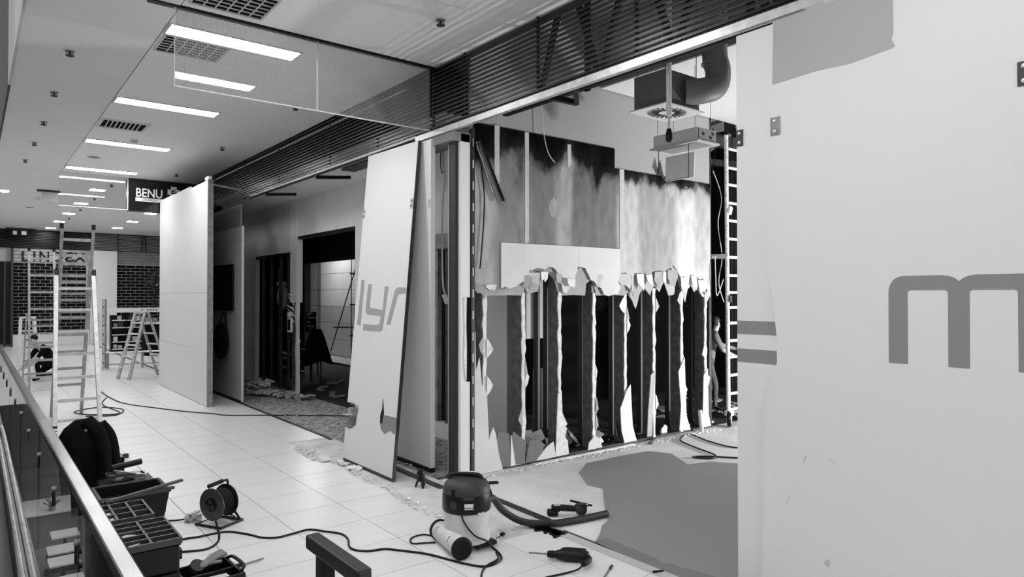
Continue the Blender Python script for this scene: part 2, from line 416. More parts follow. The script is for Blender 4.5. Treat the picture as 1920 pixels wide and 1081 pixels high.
for a, b, c in ((10.86, 13.5, 3.14), (13.88, 16.1, 2.84)): box('opening_head', (5.19, a, c), (5.30, b, c + .06), M_BLACK, w2)
for y, m in ((8.27, M_GALV), (7.86, M_ALU), (8.65, M_GALVD), (8.0, M_GALVD)): MB().box((5.2, y - .035, .22), (5.27, y + .035, 2.66)).build('stud', m, w2)
for y in (14.15, 14.6, 15.2, 15.7): box('dark_frame', (5.22, y - .03, 0), (5.27, y + .03, 2.84), M_GALVD, w2)
MB().box((5.35, 14.98, .35), (5.38, 15.06, 2.6)).build('frame_edge', M_GALV, w2)
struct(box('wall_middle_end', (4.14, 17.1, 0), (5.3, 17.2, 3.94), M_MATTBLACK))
struct(box('wall_recess_shade', (3.45, 15.6, 0), (4.3, 15.7, 3.98), M_MATTBLACK))  # black wall put in to keep the gap behind the hoarding dark
# white tiled wall deep in the middle shop, lit by an added unseen lamp
wt = struct(box('wall_tiled', (9.52, 17.5, 0), (9.6, 25, 3.3), M_GROUT))
for r in range(6):
    for c in range(8):
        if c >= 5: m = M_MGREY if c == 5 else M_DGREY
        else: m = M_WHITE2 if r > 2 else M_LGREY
        box('wall_tile', (9.5, 18.1 + c * .9 + .006, .02 + r * .545), (9.52, 19.0 + c * .9 - .006, .02 + (r + 1) * .545 - .012), m, wt)
struct(box('floor_tiled_strip', (8.4, 17.5, -.006), (9.5, 25, .002), M_TILE))
lp = thing('added_lamp', 'square added lamp brightening the tiled wall deep inside the middle shop', 'lamp', (8.5, 20.9, 3.94))
box('housing', (-.35, -.7, -.06), (.35, .7, .0), M_WHITE2, lp); box('diffuser', (-.32, -.66, -.066), (.32, .66, -.06), emit('added_lamp_glow', 1, 30), lp)
# ---- far end of the hall: brick clad shop front under dark slats
wf = struct(box('wall_far', (-8, 33.1, 0), (9, 33.4, 4.6), M_LGREY))
box('mortar_field', (1.30, 33.06, .45), (3.85, 33.1, 3.33), mat('mortar', .5, .9), wf)
box('mortar_field', (4.84, 33.06, .45), (7.2, 33.1, 3.33), mat('mortar', .5, .9), wf)
box('plinth', (1.3, 32.9, 0), (3.85, 33.1, .45), M_WHITE2, wf)
box('white_column', (3.86, 32.85, 0), (4.83, 33.1, 3.87), M_WHITE2, wf)
def bricks(x0, x1, z0, z1, m, name):
    base = MB().box((0, 0, 0), (.325, .03, .108)).build(name, m, wf); half = MB().box((0, 0, 0), (.15, .03, .108)).build(name, m, wf)
    u = [0, 0]; r = 0; z = z0
    while z + .108 <= z1 + .02:
        x = x0 + (0 if r % 2 == 0 else -.175)
        while x < x1 - .1:
            if x < x0 - .01: src, xx, k = half, x0, 1
            elif x + .325 > x1 + .02: src, xx, k = half, x, 1
            else: src, xx, k = base, x, 0
            o = src if not u[k] else cp(src); u[k] = 1; o.location = (xx, 33.03, z)
            x += .35
        z += .134; r += 1
    for s_, k in ((base, 0), (half, 1)):
        if not u[k]: bpy.data.objects.remove(s_)
bricks(1.31, 3.85, .50, 3.30, M_MATTBLACK, 'brick')
bricks(4.86, 6.9, .50, 3.30, M_MATTBLACK, 'brick')
bricks(1.31, 3.85, 3.36, 3.87, M_LGREY, 'sign_brick')
bricks(4.86, 6.9, 3.36, 3.87, M_MGREY, 'sign_brick')
box('dark_shop_window', (-6, 32.98, .1), (1.28, 33.1, 3.33), M_BLACK, wf)
box('window_post', (1.0, 32.9, 0), (1.06, 33.0, 3.33), M_DGREY, wf)
box('window_post', (1.22, 32.9, 0), (1.30, 33.0, 3.87), M_DGREY, wf)
lt = thing('shop_lettering', 'black LINDEX lettering on the grey brick band of the far shop', 'sign', (0, 0, 0))
def stroke(pts, w=.055):
    b = MB(); P = [Vector((x, 0, z)) for x, z in pts]
    for p, q in zip(P, P[1:]):
        d = (q - p).normalized(); e = d * w * .35
        b.bar(p - e, q + e, .05, w, up=(d.z, 0, -d.x))
    return b
Lz0, Lz1 = 3.40, 3.74
LET = {'L': [[(0, 1), (0, 0), (.22, 0)]], 'I': [[(0, 0), (0, 1)]], 'N': [[(0, 0), (0, 1), (.3, 0), (.3, 1)]],
       'D': [[(0, 0), (0, 1), (.16, .98), (.29, .8), (.33, .5), (.29, .2), (.16, .02), (0, 0)]],
       'E': [[(.28, .92), (.16, 1), (.04, .92), (.02, .75), (.12, .55), (.2, .53), (.1, .5), (0, .3), (.02, .1), (.14, 0), (.3, .1)]],
       'X': [[(0, 0), (.34, 1)], [(0, 1), (.34, 0)]]}
for ch, x in (('L', 1.60), ('I', 1.98), ('N', 2.17), ('D', 2.62), ('E', 3.03), ('X', 3.36)):
    for s_ in LET[ch]:
        stroke([(x + a * .88, Lz0 + b * (Lz1 - Lz0)) for a, b in s_]).build('letter', M_BLACK, lt).location = (0, 33.0, 0)
fw = struct(box('trim_far_fascia', (-8, 32.96, 3.88), (7.4, 33.1, 4.6), M_MATTBLACK))
for k in range(11): box('slat', (-6, 32.9, 3.90 + k * .062), (3.86, 32.95, 3.93 + k * .062), M_SLAT, fw)
for k in range(11): box('slat', (3.9, 32.9, 3.90 + k * .062), (7.4, 32.95, 3.935 + k * .062), M_MGREY, fw)
for x in (3.92, 4.85, 5.75, 5.9): box('slat_post', (x, 32.86, 3.88), (x + .03, 32.9, 4.6), M_BLACK, fw)

# ================================================================== GUTTED SHOP: the torn partition
def burn_mat(name, ztop, depth, base):
    """plasterboard wall with filler bands along x, lamplight painted in towards the right, and soot that fades below the old ceiling line"""
    m = bpy.data.materials.new(name); m.use_nodes = True; nt = m.node_tree; b = nt.nodes['Principled BSDF']; L = nt.links.new
    b.inputs['Roughness'].default_value = .9; b.inputs['Specular IOR Level'].default_value = .08
    tc = nt.nodes.new('ShaderNodeTexCoord'); sp = nt.nodes.new('ShaderNodeSeparateXYZ')
    n1 = nt.nodes.new('ShaderNodeTexNoise'); n1.inputs['Scale'].default_value = 3.2; n1.inputs['Detail'].default_value = 8
    mp = nt.nodes.new('ShaderNodeMapping'); mp.inputs['Scale'].default_value = (1, 1, .45)
    L(tc.outputs['Object'], sp.inputs[0]); L(tc.outputs['Object'], mp.inputs[0]); L(mp.outputs[0], n1.inputs['Vector'])
    def math_(op, a, bb, clamp=False):
        n = nt.nodes.new('ShaderNodeMath'); n.operation = op; n.use_clamp = clamp
        for i, q in enumerate((a, bb)):
            if isinstance(q, (int, float)): n.inputs[i].default_value = q
            else: L(q, n.inputs[i])
        return n.outputs[0]
    nz = math_('SUBTRACT', n1.outputs[0], .5)
    xw = math_('ADD', sp.outputs[0], math_('MULTIPLY', nz, .16))
    t = math_('DIVIDE', math_('SUBTRACT', xw, 4.36), 4.5, True)
    rp = nt.nodes.new('ShaderNodeValToRGB'); L(t, rp.inputs[0])
    stops = [(4.36, .42), (4.62, .50), (4.72, .30), (5.05, .27), (5.16, .34), (5.25, .24), (5.58, .26), (5.68, .46), (5.86, .44), (5.93, .22), (6.68, .25), (6.80, .64), (7.12, .62), (7.22, .40), (7.9, .42), (8.04, .66), (8.36, .66), (8.46, .48), (8.8, .52)]  # base grey lighter to the right for the lamplight; bands are filler
    cr = rp.color_ramp
    while len(cr.elements) < len(stops): cr.elements.new(.5)
    for e, (x, v) in zip(cr.elements, stops): e.position = (x - 4.36) / 4.5; e.color = (v, v, v, 1)
    # pale filler dabs
    vo = nt.nodes.new('ShaderNodeTexVoronoi'); vo.inputs['Scale'].default_value = 1.7; mp2 = nt.nodes.new('ShaderNodeMapping'); mp2.inputs['Scale'].default_value = (1.3, 0, .9)
    L(tc.outputs['Object'], mp2.inputs[0]); L(mp2.outputs[0], vo.inputs['Vector'])
    dab = math_('MULTIPLY', math_('LESS_THAN', math_('ADD', vo.outputs[0], math_('MULTIPLY', nz, .6)), .17), .5)
    mx = nt.nodes.new('ShaderNodeMixRGB'); L(dab, mx.inputs[0]); L(rp.outputs[0], mx.inputs[1]); mx.inputs[2].default_value = (.62, .62, .62, 1)
    # soot
    zz = math_('ADD', sp.outputs[2], math_('MULTIPLY', nz, depth * 1.5))
    s = math_('DIVIDE', math_('SUBTRACT', zz, ztop - depth), depth, True)
    s2 = nt.nodes.new('ShaderNodeValToRGB'); L(s, s2.inputs[0])
    s2.color_ramp.elements[0].position = .0; s2.color_ramp.elements[0].color = (1, 1, 1, 1)
    s2.color_ramp.elements[1].position = .9; s2.color_ramp.elements[1].color = (.003, .003, .003, 1)
    e = s2.color_ramp.elements.new(.40); e.color = (.85, .85, .85, 1)
    e = s2.color_ramp.elements.new(.62); e.color = (.05, .05, .05, 1)
    mu = nt.nodes.new('ShaderNodeMixRGB'); mu.blend_type = 'MULTIPLY'; mu.inputs[0].default_value = 1; L(mx.outputs[0], mu.inputs[1]); L(s2.outputs[0], mu.inputs[2])
    n3 = nt.nodes.new('ShaderNodeTexNoise'); n3.inputs['Scale'].default_value = 9; n3.inputs['Detail'].default_value = 8; L(mp.outputs[0], n3.inputs['Vector'])
    r3 = nt.nodes.new('ShaderNodeValToRGB'); L(n3.outputs[0], r3.inputs[0]); r3.color_ramp.elements[0].position = .3; r3.color_ramp.elements[0].color = (.72, .72, .72, 1); r3.color_ramp.elements[1].position = .68
    mu2 = nt.nodes.new('ShaderNodeMixRGB'); mu2.blend_type = 'MULTIPLY'; mu2.inputs[0].default_value = 1; L(mu.outputs[0], mu2.inputs[1]); L(r3.outputs[0], mu2.inputs[2])
    L(mu2.outputs[0], b.inputs['Base Color'])
    return m
M_BURN = burn_mat('sooted_board', 3.98, .85, .3)
M_BURN2 = burn_mat('filled_board', 3.76, .42, .5)
YW = 6.22
wp = struct(box('wall_partition', (4.36, 6.222, 3.69), (8.79, 6.262, 5.6), mat('upper_wall_grey', .36, .8)))
EDGE = [(4.4, 2.05), (4.47, 2.08), (4.53, 1.96), (4.58, 2), (4.75, 2.08), (4.95, 2.1), (5.07, 2.15), (5.15, 2.16), (5.19, 2.31), (5.36, 2.33), (5.58, 2.34), (5.71, 2.19), (5.74, 2.03), (5.8, 2.04), (5.94, 2.23), (5.98, 2.36), (6.12, 2.35), (6.22, 2.2), (6.41, 2.1), (6.46, 2.01), (6.72, 2.02), (6.77, 2.17),
        (6.82, 2.28), (6.98, 2.24), (7.11, 2.3), (7.25, 2.26), (7.44, 2.33), (7.77, 2.37), (7.91, 2.43), (8.04, 2.3), (8.16, 2.07), (8.26, 2.11), (8.41, 2.23), (8.45, 2.28), (8.71, 2.07), (8.79, 2.1)]
def jag(pts, n=3, a=.02):
    out = []
    for (xa, za), (xb, zb) in zip(pts, pts[1:]):
        for k in range(n):
            q = k / n; out.append((xa + (xb - xa) * q + (random.uniform(-a, a) * .5 if k else 0), za + (zb - za) * q + (random.uniform(-a, a) if k else 0)))
    out.append(pts[-1]); return out
def sheet(name, pts, y, th, m, parent):
    return MB().prism([(x, y, z) for x, z in pts], (0, th, 0)).build(name, m, parent, tri=True)
random.seed(21)
EA = [p for p in EDGE if p[0] <= 6.77]; EB = [(6.77, 2.17)] + [p for p in EDGE if p[0] > 6.77]
sheet('plasterboard', [(4.40, 3.94)] + jag(EA) + [(6.77, 3.69), (6.68, 3.69), (6.68, 3.95)], 6.205, .016, M_BURN, wp)
sheet('plasterboard', [(6.775, 3.69)] + jag(EB) + [(8.79, 3.69)], 6.205, .016, M_BURN2, wp)
sheet('white_board', [(4.77, 2.61)] + jag([(4.77, 2.08)] + [p for p in EDGE if 4.78 < p[0] < 6.0] + [(6.0, 2.36)]) + [(6.0, 2.62)], 6.190, .014, M_OFFW, wp)
sheet('white_board', [(6.005, 2.62)] + jag([(6.005, 2.36)] + [p for p in EDGE if 6.01 < p[0] < 6.77] + [(6.77, 2.1)]) + [(6.77, 2.62)], 6.190, .014, M_OFFW, wp)
E2 = [(4.60, 2.0), (4.72, 2.0), (5.13, 2.0), (5.14, 2.12), (5.2, 2.02), (5.35, 2.05), (5.42, 2.2), (5.52, 2.27), (5.62, 2.2), (5.68, 2.05), (5.72, 2.0), (6.15, 2.0), (6.17, 2.15), (6.28, 2.2), (6.36, 2.0), (6.9, 2.0), (6.95, 2.05), (7.05, 1.93), (7.12, 1.82), (7.2, 2.03), (7.3, 2.1), (7.42, 2.0), (7.5, 2.15), (7.62, 2.05), (7.72, 2.2), (7.82, 2.0), (7.95, 2.02), (8.0, 2.3), (8.1, 2.1), (8.2, 1.9), (8.3, 2.2), (8.42, 2.05), (8.5, 2.12), (8.62, 1.98), (8.75, 2.0)]
sheet('inner_board', [(4.60, 3.0)] + jag(E2, 2, .012) + [(8.75, 3.0)], 6.228, .012, M_PAPER, wp)
for x0, x1, z0, z1 in ((4.68, 4.75, 3.28, 3.95), (5.13, 5.19, 2.63, 3.94), (6.77, 6.86, 2.62, 3.69), (5.82, 5.88, 3.62, 3.89)):
    sheet('joint_strip', [(x0, z1), (x0, z0), (x0 + .3 * (x1 - x0), z0 - .02), (x1, z0 + .02), (x1, z1)], 6.199, .007, mat('joint_filler', .55, .8, noise=.1, scale=10), wp)
# torn paper tongues along the break
for x, z, w, h in ((5.24, 2.06, .1, .2), (5.42, 2.12, .08, .16), (5.16, 2.02, .06, .2), (5.66, 2.08, .08, .18), (5.86, 2.06, .14, .14), (6.36, 2.05, .08, .2), (6.84, 2.02, .12, .26), (7.0, 1.9, .07, .34), (7.16, 2.0, .09, .28), (7.34, 2.08, .08, .2), (7.55, 2.02, .08, .3), (7.68, 2.1, .06, .22), (7.86, 2.05, .1, .3), (8.12, 1.95, .08, .3), (8.34, 2.0, .06, .28), (8.56, 1.98, .09, .24), (8.68, 1.9, .06, .26), (4.46, 1.98, .06, .14), (4.62, 2.02, .08, .1)):
    w *= 1.7; z += h * .3; h *= .75
    pts = [(x - w / 2, z + h), (x - w * random.uniform(.4, .55), z + h * random.uniform(.3, .6)), (x - w * random.uniform(.1, .35), z + h * random.uniform(-.05, .2)), (x - w * .02, z + h * random.uniform(.05, .3)), (x + random.uniform(.1, .3) * w, z - h * random.uniform(0, .12)), (x + w * random.uniform(.35, .5), z + h * random.uniform(.2, .5)), (x + w / 2, z + h)]
    o = MB().prism([(a - x, random.uniform(-.012, .0), c - z - h) for a, c in pts], (0, .008, 0)).build('torn_paper', random.choice([M_PAPER, M_PAPER, M_OFFW, M_PLASTER]), wp, tri=True)
    o.location = (x, 6.185, z + h); o.rotation_euler = (R(random.uniform(-14, 4)), 0, R(random.uniform(-25, 25)))
# studs: front row at 600 mm centres, back row behind
st0 = None
for x in (4.53, 5.10, 5.68, 6.28, 6.88, 7.47, 8.09, 8.66):
    if st0 is None:
        st0 = MB().box((0, 0, 0), (.003, .17, 2.3)).box((0, 0, 0), (.05, .003, 2.3)).box((0, .167, 0), (.05, .17, 2.3)).box((-.006, .05, 0), (.0, .06, 2.3)).box((-.006, .11, 0), (.0, .12, 2.3)).build('stud', mat('stud_steel', .14, .5, metal=.35, noise=.35, scale=10), wp); o = st0
    else: o = cp(st0)
    o.location = (x, 6.242, 0)
    # plaster left hanging on the flange: an uneven strip with breaks
    left = []; right = []; z = .02
    while z < 2.1:
        left.append((x + random.uniform(-.004, .016), z)); right.append((x + .05 + random.choice([0, 0, 0, .006, .016]) + random.uniform(-.006, .006), z)); z += random.uniform(.03, .11)
    sheet('plaster_remnant', left + right[::-1], 6.224, .016, M_PLASTER, wp)
    for q in range(3):
        z = random.uniform(.2, 1.9); w = random.uniform(.03, .1); s_ = random.choice((-1, 1))
        x1 = x + (.05 if s_ > 0 else 0)
        sheet('torn_paper', [(x1, z), (x1 + s_ * w * .6, z + .05), (x1 + s_ * w, z + random.uniform(.06, .16)), (x1 + s_ * w * .3, z + .2), (x1, z + .22)], 6.216 + random.uniform(-.01, .004), .006, random.choice([M_PLASTER, M_PAPER]), wp)
bs0 = None
for x in (5.60, 5.76, 6.38, 6.97, 7.56, 8.19, 8.74):
    if bs0 is None:
        bs0 = MB().box((0, 0, 0), (.003, .08, 3.0)).box((0, 0, 0), (.04, .003, 3.0)).box((.037, 0, 0), (.04, .015, 3.0)).build('back_stud', mat('back_stud_steel', .035, .5, spec=.4), wp); o = bs0
    else: o = cp(bs0)
    o.location = (x, 6.52, 0)
box('floor_track', (4.4, 6.23, 0), (8.8, 6.43, .03), M_GALVD, wp)
box('back_track', (5.4, 6.5, 0), (8.8, 6.62, .03), M_GALVD, wp)
# board stumps at the foot of the wall
for pts, m in (([(4.40, 0), (4.80, 0), (4.74, .2), (4.70, .42), (4.66, .5), (4.60, .36), (4.57, .9), (4.5, 1.0), (4.47, 1.3), (4.42, 1.15), (4.41, 1.6), (4.40, 1.6)], M_OFFW),
               ([(4.72, .03), (4.92, .02), (4.9, .4), (4.84, .42), (4.74, .44), (4.71, .3)], M_PAPERD),
               ([(4.92, .02), (5.08, .02), (4.98, .34), (4.93, .38)], M_WHITE2), ([(5.0, .03), (5.12, .03), (5.15, .28), (4.96, .42), (4.94, .36)], M_PAPERD),
               ([(5.14, .03), (5.36, .03), (5.42, .18), (5.36, .26), (5.2, .28)], M_PAPERD), ([(5.30, .03), (5.62, .03), (5.58, .22), (5.46, .16)], M_OFFW),
               ([(5.62, .03), (5.84, .03), (5.82, .2), (5.74, .28), (5.72, .8), (5.66, .8)], M_PLASTER), ([(6.86, .03), (7.10, .03), (7.02, .24), (6.98, .8), (6.9, .72), (6.78, .5), (6.80, .2)], M_PLASTER),
               ([(7.32, .05), (7.42, .05), (7.44, .4), (7.5, .95), (7.40, .9), (7.34, .4)], M_PAPER), ([(8.04, .05), (8.30, .03), (8.2, .25), (8.16, 1.1), (8.02, .9), (8.08, .4)], M_PLASTER),
               ([(8.56, .03), (8.79, .03), (8.74, .2), (8.72, .9), (8.62, .8), (8.6, .3)], M_PLASTER), ([(6.18, .03), (6.44, .03), (6.40, .15), (6.30, .2), (6.2, .12)], M_OFFW)):
    sheet('board_stump', jag(pts, 2, .006), 6.200 + random.uniform(-.004, .01), .012, m, wp)
# boards standing in the dark room seen through the first bays
tag(box('timber_board', (5.92, 6.95, 0), (6.06, 6.99, 1.02), M_MGREY), 'narrow grey board leaning upright in the dark room behind studs', 'board')
box('rear_board', (5.45, 6.66, 1.45), (6.0, 6.69, 2.4), M_LGREY, wp)
# column, dark jamb and slotted rail at the corner
cm = struct(MB().box((4.205, 6.20, 0), (4.345, 6.45, 3.80)).build('trim_column', M_WHITE2, bevel=.012))
box('slot_shade', (4.285, 6.193, 1.05), (4.335, 6.203, 1.98), M_MATTBLACK, cm)  # proud black strip stands in for the shade of the torn cavity
sheet('torn_edge', [(4.25, 1.98), (4.262, 1.6), (4.25, 1.3), (4.27, 1.1), (4.285, 1.05), (4.29, 1.4), (4.282, 1.7), (4.288, 1.98)], 6.190, .01, M_PLASTER, cm)
box('jamb', (4.165, 6.235, 0), (4.20, 6.37, 3.80), M_DGREY, cm)
rl = box('slotted_rail', (4.352, 6.19, 0), (4.395, 6.24, 3.86), M_GALVD, cm)
for z in [.3 + .24 * k for k in range(15)]: box('slot', (4.366, 6.188, z), (4.380, 6.191, z + .09), M_OFFW, rl)
box('head_beam', (4.1, 6.2, 3.70), (4.36, 7.3, 3.80), M_MGREY, cm)
# leaning metal profile and loose cables on the wall
t = thing('metal_profile', 'broken drywall profile leaning across the sooty corner of the wall', 'metal profile', (4.42, 6.17, 3.72))
MB().bar((0, 0, 0), (.30, -.02, -.66), .02, .06).build('web', M_GALV, t); MB().bar((.03, -.02, .0), (.34, -.04, -.64), .03, .015).build('flange', M_BLACK, t)
MB().bar((-.02, -.01, -.05), (.2, -.015, -.55), .01, .012).build('lip', M_ALU, t)
tag(MB().tube([(4.42, 6.16, 3.7), (4.47, 6.17, 3.45), (4.52, 6.18, 3.1), (4.5, 6.18, 2.7), (4.46, 6.18, 2.3)], .008).build('wall_cable', M_CABLE, smooth=True), 'thin black cable dangling down the pale wall strip by the corner column', 'cable')
tag(MB().tube([(5.35, 6.15, 4.6), (5.36, 6.15, 4.1), (5.42, 6.13, 3.75), (5.52, 6.1, 3.6)], .006).build('wall_cable', M_CABLEW, smooth=True), 'thin pale cable curling over the black soot patch', 'cable')
tag(sheet('paper_scrap', [(7.5, 3.75), (7.56, 3.9), (7.62, 3.72), (7.7, 3.6), (7.6, 3.66)], 6.16, .01, M_DGREY, None), 'dark torn scrap sticking out of the wall at the old ceiling line', 'scrap')
# kick strip lying along the foot of the wall
tag(MB().bar((5.2, 6.12, .012), (6.95, 6.12, .012), .05, .02).build('floor_batten', M_PLASTER), 'white plaster-covered batten lying along the foot of the torn wall', 'batten')
tag(MB().bar((7.15, 6.02, .012), (7.5, 6.22, .012), .03, .02).build('short_batten', M_GALVD), 'short dark metal offcut on the floor by the torn wall', 'offcut')
tag(MB().cyl((8.42, 6.1, .0), (8.40, 6.12, .32), .03).build('pipe_stub', M_LGREY), 'short pale pipe stub standing beside the last stud', 'pipe')
# ---- debris: every plate one could pick up
PLACED = []
def chunk(name, loc, size, rot, m, label, group, th=.0125, settle=True):
    if settle:      # lie on whatever was dropped here before
        lim = R(6); rot = (max(-lim, min(lim, rot[0])), max(-lim, min(lim, rot[1])), rot[2])
        z = 0.0
        for px, py, pr_, pt_ in PLACED:
            if (px - loc[0]) ** 2 + (py - loc[1]) ** 2 < ((pr_ + size) * .56) ** 2: z = max(z, pt_)
        lift = size * max(abs(math.sin(rot[0])), abs(math.sin(rot[1])))
        loc = (loc[0], loc[1], z + lift * .9); PLACED.append((loc[0], loc[1], size, min(.34, z + lift * .5 + th)))
    n = random.randint(4, 6); pts = []
    for k in range(n):
        a = 2 * math.pi * (k + random.uniform(-.25, .25)) / n; r = size * random.uniform(.6, 1.05); pts.append((r * math.cos(a), r * math.sin(a) * .75, 0))
    o = MB().prism(pts, (0, 0, th)).build(name, m); o.location = loc; o.rotation_euler = rot
    wd = {'torn_plaster': 'white', 'offwhite_board': 'off-white', 'board_paper_grey': 'pale grey', 'board_paper_dark': 'dark grey', 'dusty_rubble': 'dusty', 'mid_grey': 'grey'}.get(m.name, 'grey')
    sz = 'small' if size < .1 else ('large' if size > .15 else 'middling')
    return tag(o, sz + ' ' + wd + ' ' + label, 'debris', group)
for k in range(44):
    bay = (5.4, 5.4, 5.98, 6.58, 5.4, 5.98, 6.58, 7.2, 5.98, 7.8, 8.4)[k % 11]
    x = bay + random.uniform(-.2, .22); hh = .2 if bay < 7 else .06
    chunk('plasterboard_chunk', (x, random.uniform(6.27, 6.6), .05 + hh * random.random()), random.uniform(.08, .2) * (1 if bay < 7 else .6), (R(random.uniform(35, 100)), R(random.uniform(-35, 35)), R(random.uniform(-50, 50))),
          random.choice([M_PAPERD, M_PAPER, M_PLASTER, M_OFFW]), 'plasterboard piece heaped between the wall studs', 'broken plasterboard between the studs', settle=False)
for k in range(60):
    a = random.gauss(0, .45); b = random.gauss(0, .26)
    h = max(0, .30 * (1 - (a / .75) ** 2 - (b / .5) ** 2))
    chunk('plaster_chunk', (4.60 + .42 * a + .3 * b, 13.75 - 1.0 * a + .25 * b, random.uniform(.03, .05 + h)), random.uniform(.06, .17), (R(random.uniform(-28, 28)), R(random.uniform(-28, 28)), R(random.uniform(0, 360))),
          random.choice([M_DUST, M_DUST, M_PAPER]), 'plaster slab in the heap by the torn middle doorway', 'plaster heap by the middle doorway', .03, settle=False)
for k in range(26):
    chunk('rubble_plate', (random.uniform(5.5, 8), random.uniform(11.5, 15), .03), random.uniform(.07, .2), (R(random.uniform(-20, 20)), R(random.uniform(-20, 20)), R(random.uniform(0, 360))),
          random.choice([M_DUST, M_PAPERD, M_MGREY]), 'board scrap on the dark floor inside the middle shop', 'board scraps inside the middle shop', .03)
for k in range(34):
    chunk('rubble_plate', (random.uniform(8.75, 11.2), random.uniform(6.35, 8.3), .012 + random.uniform(0, .02)), random.uniform(.05, .16), (R(random.uniform(-12, 12)), R(random.uniform(-12, 12)), R(random.uniform(0, 360))),
          random.choice([M_DUST, M_PLASTER, M_PAPERD, M_OFFW]), 'board scrap on the floor around the rolling scaffold', 'board scraps around the scaffold', .02)
def crumbs(name, n, fx, m, parent=None, smin=.006, smax=.02):
    b = MB()
    for k in range(n):
        x, y = fx(); s_ = random.uniform(smin, smax)
        b.obox((x, y, s_ * .35), (s_, s_ * random.uniform(.6, 1.4), s_ * .7), (random.uniform(-.4, .4), random.uniform(-.4, .4), random.uniform(0, 6)))
    o = b.build(name, m, parent); o['kind'] = 'stuff'; o['label'] = 'small loose plaster crumbs scattered on the floor'; o['category'] = 'crumbs'; return o
def along():
    x = random.uniform(4.4, 8.8); return x, 6.12 - abs(random.gauss(0, .07))
o = crumbs('plaster_crumbs', 420, along, M_PLASTER); o['label'] = 'fine plaster crumbs along the foot of the torn wall'
o = crumbs('floor_crumbs', 500, lambda: (random.uniform(4.0, 5.15), random.uniform(6.6, 13.5)), M_DUST, smax=.035); o['label'] = 'dusty rubble crumbs on the middle shop floor'
def edge_crumb():
    y = random.uniform(4.5, 8.9); return broken_x(y) + random.uniform(0, .12), y
o = crumbs('tile_crumbs', 140, edge_crumb, M_PLASTER, smax=.03); o['label'] = 'broken tile crumbs along the torn floor edge'
for k in range(9):
    y = random.uniform(7.2, 8.6)
    chunk('tile_shard', (broken_x(y) + random.uniform(.02, .16), y, .0), random.uniform(.04, .11), (R(random.uniform(-12, 12)), R(random.uniform(-12, 12)), R(random.uniform(0, 360))), M_PLASTER, 'broken tile shard by the foot of the leaning panel', 'tile shards by the leaning panel', .012)
# glass wool tuft
b = MB()
for k in range(22): b.sphere((random.uniform(-.2, .2), random.uniform(-.06, .06), random.uniform(0, .16)), (random.uniform(.05, .1), random.uniform(.04, .08), random.uniform(.04, .09)), 8, 6)
o = b.build('insulation_tuft', mat('glass_wool', .45, 1, noise=.4, scale=40, bump=1.0, bscale=120)); o.location = (4.98, 6.42, .1)
tag(o, 'tuft of pale glass wool bulging behind the broken wall foot', 'insulation')
# grey retouched smear laid as a flat patch on the shop floor
PATCH = [(5.4, 5.57), (5.77, 5.82), (6.33, 5.82), (6.84, 5.78), (6.96, 5.5), (6.67, 5.03), (6.98, 4.95), (7.18, 4.69), (7.1, 4.3), (4.33, 2.5), (4.12, 2.93), (4.1, 3.34), (4.1, 3.54), (4.13, 3.74), (4.0, 3.93), (4.15, 4.03), (4.31, 4.16), (4.45, 4.22), (4.71, 4.51), (5.15, 4.96), (5.12, 5.16)]
pt = tag(MB().prism([(x, y, -.004) for x, y in PATCH], (0, 0, .005)).build('retouch_smear', M_PATCH, tri=True), 'smooth grey retouched smear with wavy outline on the gutted shop floor', 'floor patch')
MB().prism([(x, y, .001) for x, y in [(3.98, 3.93), (4.12, 3.93), (4.08, 3.3), (4.16, 2.9), (4.05, 2.5), (3.95, 2.9), (3.93, 3.4)]], (0, 0, .002)).build('darker_edge', M_PATCH2, pt, tri=True)

# ================================================================== HOARDINGS
def yzprism(name, pts, x, th, m, parent=None):
    return MB().prism([(x, a, c) for a, c in pts], (th, 0, 0)).build(name, m, parent, tri=True)
def hinge(parent, x, y0, y1, z0, z1, m):
    h = MB().box((x - .008, y0, z0), (x, y1, z1)).build('hinge', m, parent, bevel=.002)
    yc = (y0 + y1) / 2
    MB().lathe([(.011, 0), (.011, .004), (.006, .006)], (x - .008, yc, z1 - .025), 12, (-1, 0, 0)).build('screw', M_ALU, h, smooth=True)
    MB().lathe([(.011, 0), (.011, .004), (.006, .006)], (x - .008, yc, z0 + .022), 12, (-1, 0, 0)).build('screw', M_ALU, h, smooth=True)
    return h
t = thing('hoarding_board', 'narrow white hoarding board with two grey stripes beside the torn wall opening', 'hoarding', (0, 0, 0))
box('board', (4.105, 2.20, .02), (4.14, 2.685, 3.78), M_WHITE, t, bevel=.002)
for z0, z1 in ((1.74, 1.83), (1.55, 1.64)): box('grey_stripe', (4.1035, 2.21, z0), (4.106, 2.684, z1), M_PRINT, t)
hinge(t, 4.105, 2.632, 2.684, 3.02, 3.13, M_DGREY)
t = thing('site_hoarding', 'wide white hoarding panel with a big grey letter m', 'hoarding', (0, 0, 0))
yzprism('board', [(2.395, 3.78), (2.405, 3.37), (2.42, 3.0), (2.435, 2.12), (2.40, 1.95), (2.378, 1.75), (2.374, 1.58), (2.39, 1.46), (2.43, 1.36), (2.462, 1.31), (2.49, .03), (.93, .03), (.93, 3.78)], 4.075, .028, M_WHITE, t)
yzprism('exposed_backing', [(2.39, 3.78), (2.40, 3.37), (2.1, 3.385), (1.9, 3.375), (1.66, 3.40), (1.648, 3.41), (1.665, 3.45), (1.655, 3.5), (1.66, 3.78)], 4.0735, .003, M_EXPOSED, t)
